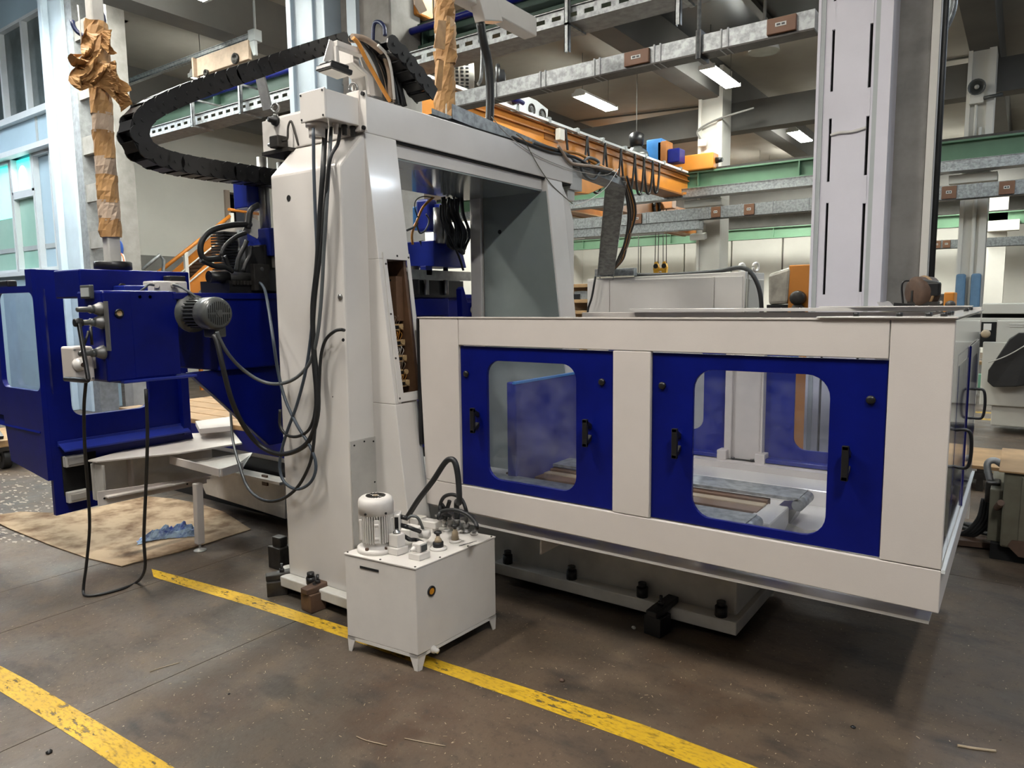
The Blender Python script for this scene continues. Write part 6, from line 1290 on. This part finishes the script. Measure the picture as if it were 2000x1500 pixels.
a, b = PY(1829, 574, 8), PY(1845, 606, 8); part('grey_box', MB().box(a.x, b.x, 8, 8.3, 0, a.z), 'motor_grey', q, .01)
for dx in (.03, .07): part('white_button', MB().cyl((a.x+dx+.01, 8, a.z-.08), (a.x+dx+.01, 7.98, a.z-.08), .015), 'white', q)
a, b = PY(1845, 571, 8), PY(1863, 606, 8); part('orange_box', MB().box(a.x, b.x, 7.95, 8.3, 0, a.z), 'crane', q, .01); c = PY(1856, 596, 7.94); part('round_knob', MB().lathe(c, (0, -1, 0), [(0, .045), (.03, .04), (.04, 0)], 14), 'dark_steel', q)
# beige machine at the right edge with black cover
Ym = 10.5
q = thing('milling_machine', 'beige machine with black dust cover at the right picture edge', 'machine', PY(1960, 750, Ym))
a, b = PY(1919, 593, Ym), PY(2040, 700, Ym)
part('upper_beam', MB().box(a.x, b.x+1, Ym, Ym+.8, PY(1950, 613, Ym).z, a.z), 'machine_beige', q, .01)
part('lower_rail', MB().box(a.x, b.x+1, Ym+.1, Ym+.7, PY(1950, 622, Ym).z, PY(1950, 613, Ym).z), 'hole', q); part('lower_beam', MB().box(a.x, b.x+1, Ym, Ym+.8, PY(1950, 634, Ym).z, PY(1950, 621, Ym).z), 'machine_beige', q, .006)
u = PY(1948, 624, Ym); part('housing', MB().box(u.x, b.x+1, Ym-.05, Ym+.7, 0.1, u.z-.01), 'machine_beige', q, .01)
for i in range(3): c = PY(1972+i*12, 634, Ym-.06); part('vent_slots', MB().box(c.x, c.x+.06, Ym-.056, Ym-.05, c.z, c.z+.008).box(c.x, c.x+.06, Ym-.056, Ym-.05, c.z-.025, c.z-.017), 'white', q)
c = PY(1932, 648, Ym); part('dark_recess', MB().box(c.x-.13, c.x+.12, Ym-.02, Ym+.5, c.z-.19, c.z+.12), 'hole', q); part('spindle_nose', MB().lathe((c.x-.03, Ym-.1, c.z-.02), (0, -1, 0), [(0, .05), (.05, .05), (.06, .03), (.06, 0)], 14), 'tan_rail', q); part('bright_plate', MB().box(c.x-.06, c.x+.02, Ym-.04, Ym-.02, c.z+.02, c.z+.1), 'white', q)
part('lower_housing', MB().box(PY(1921, 668, Ym).x, b.x+1, Ym-.1, Ym+.6, .35, PY(1921, 667, Ym).z), 'machine_beige', q, .01); part('black_slot', MB().box(PY(1913, 0, Ym).x+.0, PY(1919, 0, Ym).x, Ym-.11, Ym-.0, PY(1915, 697, Ym).z, PY(1915, 672, Ym).z), 'black', q)
cv = [PY(*p, Ym-.3) for p in ((2020, 648), (1990, 650), (1972, 662), (1945, 700), (1931, 722), (1928, 745), (1940, 756), (1985, 756), (2020, 752))]
part('dust_cover', crumple(MB().prism(cv, (0, .25, 0)), .015, 5), 'tarp', q, .01)
part('cover_cord', MB().tube([PY(*p, Ym-.33) for p in ((1930, 708), (1955, 700), (1980, 688), (2010, 670))], .008, 6), 'lens', q)
q = thing('mint_bin', 'mint green plastic bin on the floor behind the enclosure end', 'bin', PY(1911, 745, 9.6)); yb_ = PZ(1910, 762, 0).y; a, b = PY(1904, 731, yb_), PY(1916, 762, yb_); part('bin', MB().hexa([(a.x, yb_, 0), (b.x-.02, yb_, 0), (b.x-.02, yb_+.2, 0), (a.x, yb_+.2, 0), (a.x, yb_, a.z), (b.x, yb_, a.z), (b.x, yb_+.2, a.z), (a.x, yb_+.2, a.z)]), 'mint', q, .01)
q = thing('timber_stump', 'grey upright timber post with orange cap beside the mint bin', 'timber', PY(1918, 745, 9.9)); yb_ += .3; a, b = PY(1906, 712, yb_), PY(1926, 764, yb_); part('post', MB().box(a.x, b.x, yb_, yb_+.2, 0, a.z), 'concrete', q, .01); part('cap', MB().box(a.x, b.x, yb_-.02, yb_+.2, a.z, a.z+.06), 'wood', q, .004)
c = PZ(1983, 776, 0); q = thing('yellow_marker', 'small yellow floor post near the right picture edge', 'bollard', c); part('marker', MB().box(c.x-.05, c.x+.05, c.y-.05, c.y+.05, 0, .12), 'yellow', q, .01); part('marker_top', MB().box(c.x-.04, c.x+.06, c.y-.05, c.y+.05, .12, .16), 'yellow', q, .01)
# olive cabinet and its hoses at the right edge
Yo = 5.3
q = thing('hydraulic_cabinet', 'old olive grey hydraulic cabinet cut by the right picture edge', 'cabinet', PZ(1990, 1080))
a, b = PY(1962, 922, Yo), PY(2060, 1070, Yo); top = [PZ(1950, 838, a.z), PZ(2060, 842, a.z)]
fl = PY(1942, 1060, Yo)
part('cabinet_body', MB().box(a.x, b.x+.5, Yo, Yo+.75, .10, a.z), 'olive', q, .012); part('cabinet_lid', MB().box(a.x-.03, b.x+.5, Yo-.02, Yo+.8, a.z, a.z+.012), 'wood', q, .004); part('front_door', MB().box(a.x+.09, b.x+.5, Yo-.012, Yo, a.z-.42, a.z-.02), 'olive', q, .004)
part('rust_patch', MB().prism([(a.x+.06, Yo-.014, a.z-.42), (a.x+.4, Yo-.014, a.z-.4), (a.x+.4, Yo-.014, a.z-.52), (a.x+.1, Yo-.014, a.z-.52), (a.x+.04, Yo-.014, a.z-.46)], (0, .004, 0)), 'wood_dark', q)
part('side_panel', MB().box(a.x-.07, a.x, Yo+.1, Yo+.7, .1, a.z-.14), 'olive', q, .006)
part('hook_pipe', MB().tube([(a.x+.0, Yo+.35, a.z-.04), (a.x-.06, Yo+.35, a.z-.0), (a.x-.1, Yo+.33, a.z-.03), (a.x-.07, Yo+.3, a.z-.16)], .022), 'galv_old', q)
part('valve_block', MB().box(a.x-.1, a.x-.02, Yo+.22, Yo+.36, a.z-.26, a.z-.12), 'dark_steel', q, .01)
for i in range(4): part('hose', MB().tube([(a.x-.06-.015*i, Yo+.28, a.z-.25), (a.x-.07-.02*i, Yo+.28, a.z-.4), (a.x-.16-.02*i, Yo+.3, a.z-.52), (a.x-.34, Yo+.34+.02*i, a.z-.56)], .016), 'rubber', q)
part('base_frame', MB().box(a.x-.05, b.x+.5, Yo+.05, Yo+.7, 0, .1), 'hole', q)
for i, pts in enumerate((((1880, 1024), (1920, 1030), (1975, 1045), (2030, 1052)), ((1880, 1032), (1930, 1045), (1980, 1052), (2030, 1056)), ((1888, 1040), (1940, 1056), (2000, 1075), (2040, 1085)))):
    cable('floor_hose', ('uppermost black hose on the floor by the olive cabinet', 'middle black hose on the floor by the olive cabinet', 'lowest black hose on the floor by the olive cabinet')[i], [PZ(p[0], p[1], .03+.02*(2-i)) for p in pts], .022, 'rubber', 'hose')
cable('rusty_pipe', 'rusty pipe leaning against the olive cabinet foot', [PZ(1918, 1025, .04), PY(1955, 982, Yo-.03)], .02, 'wood_dark', 'pipe', None, 8, 0)
q = thing('steel_rack', 'low dark steel frame with timber top behind the olive cabinet', 'rack', PZ(1915, 990)); Yr = 7.2
a, b = PY(1895, 905, Yr), PY(1945, 990, Yr); zz = PY(1915, 910, Yr).z
part('rack_top', MB().box(a.x-.6, b.x+.1, Yr, Yr+.9, zz-.03, zz), 'wood', q, .004)
for z in (zz-.12, zz-.42): part('rack_beam', MB().box(a.x-.6, b.x+.1, Yr, Yr+.06, z, z+.06), 'dark_steel', q)
for x in (a.x-.5, a.x+.05, b.x): part('rack_leg', MB().box(x, x+.05, Yr+.01, Yr+.06, 0, zz-.03), 'dark_steel', q)
q = thing('timber_pallet', 'dark broken timber planks on the floor by the hoses', 'pallet', PZ(1890, 1070))
for i in range(4): c = PZ(1905+i*9, 1062+i*6, 0); part('plank', MB().obox(c+Vector((0, .1, .03)), (.22, .05, 0), (-.01, .04, 0), (0, 0, .02)), 'wood_dark', q, .004)
# shelf behind the far column gap
q = thing('storage_shelf', 'timber shelf with boxes seen between far column and grey cabinet', 'shelf', PY(1130, 600, 9)); a, b = PY(1118, 555, 9), PY(1150, 612, 9)
for z in (a.z, a.z-.22, a.z-.38): part('shelf_board', MB().box(a.x-.3, b.x+.2, 9, 9.5, z-.05, z), 'wood', q, .004)
part('shelf_back', MB().box(a.x-.3, b.x+.2, 9.5, 9.54, 0, a.z), 'wood', q); part('metal_box', MB().box(a.x, a.x+.3, 9.05, 9.3, a.z-.22, a.z-.1), 'galv_old', q, .006); part('dark_tool', MB().box(a.x-.05, a.x+.1, 9.02, 9.2, a.z-.22, a.z-.14), 'black', q, .006)
# ================================================================== BACKGROUND LEFT
XS = -13.2
st = thing('staircase', 'orange steel staircase with white posts against the left wall', 'staircase', PX(390, 560, XS))
lo, hi = PX(350, 560, XS), PX(462, 470, XS); nst = 9
so, sh_ = PX(372, 558, XS), PX(452, 490, XS)
for s in (0, -1.0): part('stringer', MB().bar(so+Vector((s, -.6, -.55)), sh_+Vector((s, .35, .3)), .06, .28, (0, 0, 1)), 'stair', st)
for i in range(nst+3):
    p = so+(sh_-so)*((i-2)/nst); part('tread', MB().box(XS-1.0, XS, p.y-.02, p.y+.16, p.z-.02, p.z+.02), 'stair_tread', st); part('riser', MB().box(XS-1.0, XS, p.y+.14, p.y+.16, p.z, p.z+.12), 'stair_tread', st)
for j, X in enumerate((XS+.04,)):
    rA, rB = PX(308, 533, X), PX(449, 422, X)
    part('handrail', MB().cyl(rA-(rB-rA)*.15, rB, .035), 'stair', st)
    for f, dz in ((0, -.32), (0, -.62)): part('mid_rail', MB().cyl(rA-(rB-rA)*.1+Vector((0, 0, dz)), rB+Vector((0, 0, dz)), .014), 'wall_white', st)
    for px, py0, py1 in ((362, 492, 560), (452, 416, 480)): p, q = PX(px, py0, X), PX(px, py1, X); part('post', MB().box(X-.03, X+.03, p.y-.035, p.y+.035, q.z-.2, p.z), 'wall_white', st)
    p, q = PX(447, 409, X), PX(505, 418, X-.6); part('landing_rail', MB().cyl(p, q, .03), 'stair', st); part('landing_rail', MB().cyl(p-Vector((0, 0, .5)), q-Vector((0, 0, .5)), .015), 'wall_white', st)
part('landing_leg', MB().box(XS-.06, XS, sh_.y+1.5, sh_.y+1.56, 0, sh_.z-.1).box(XS-.06, XS, so.y+.1, so.y+.16, 0, so.z).box(XS-1, XS-.94, sh_.y+1.5, sh_.y+1.56, 0, sh_.z-.1), 'stair', st)
part('landing', MB().box(XS-1.0, XS, sh_.y+.1, sh_.y+1.6, sh_.z-.1, sh_.z), 'stair_tread', st)
q = thing('pipe_rail', 'grey pipe handrail left of the orange stairs', 'handrail', PX(300, 520, -12.6)); hp = [PX(*p, -12.6) for p in ((272, 532), (312, 498), (320, 508), (318, 540))]; part('rail_pipe', MB().tube(hp+[Vector((hp[-1].x, hp[-1].y, 0))], .03, 8, True, 0), 'galv_old', q)
c = PY(233, 486, 5.34); q = thing('round_sign', 'round blue mandatory sign with white pictogram on the left concrete chord', 'sign', c); 
part('sign_disc', MB().cyl((c.x, 5.34, c.z), (c.x, 5.33, c.z), .125, n=24), 'sign_blue', q); part('pictogram', MB().box(c.x-.055, c.x-.02, 5.324, 5.33, c.z-.07, c.z+.05).box(c.x+.02, c.x+.055, 5.324, 5.33, c.z-.07, c.z+.05).box(c.x-.055, c.x+.055, 5.324, 5.33, c.z+.04, c.z+.065), 'sign_white', q)
c = PY(237, 510, 5.34); q = thing('round_sign', 'round white prohibition sign with red ring below the blue sign', 'sign', c)
part('sign_disc', MB().cyl((c.x, 5.34, c.z), (c.x, 5.33, c.z), .12, n=24), 'sign_white', q); part('red_ring', MB().ring((c.x, 5.328, c.z), (0, 1, 0), .108, .013, 24), 'sign_red', q); part('red_bar', MB().bar((c.x-.075, 5.325, c.z+.075), (c.x+.075, 5.325, c.z-.075), .006, .025), 'sign_red', q)
q = thing('handcart', 'timber topped cart with black wheels at the left picture edge', 'cart', PZ(10, 915)); c = PZ(12, 917, 0)
part('deck', MB().box(c.x-.9, c.x+.05, c.y-.1, c.y+.5, .24, .31), 'wood', q, .006); part('frame', MB().box(c.x-.9, c.x+.05, c.y-.08, c.y+.45, .2, .24), 'dark_steel', q)
for x in (c.x-.08, c.x-.75): part('wheel', MB().cyl((x, c.y-.02, .12), (x, c.y+.06, .12), .12, n=20), 'rubber', q, .01); part('wheel_hub', MB().cyl((x, c.y-.03, .12), (x, c.y-.01, .12), .05), 'dark_steel', q)
part('pull_bar', MB().bar((c.x-.9, c.y-.05, .9), (c.x+.1, c.y-.05, .35), .04, .04), 'black', q)
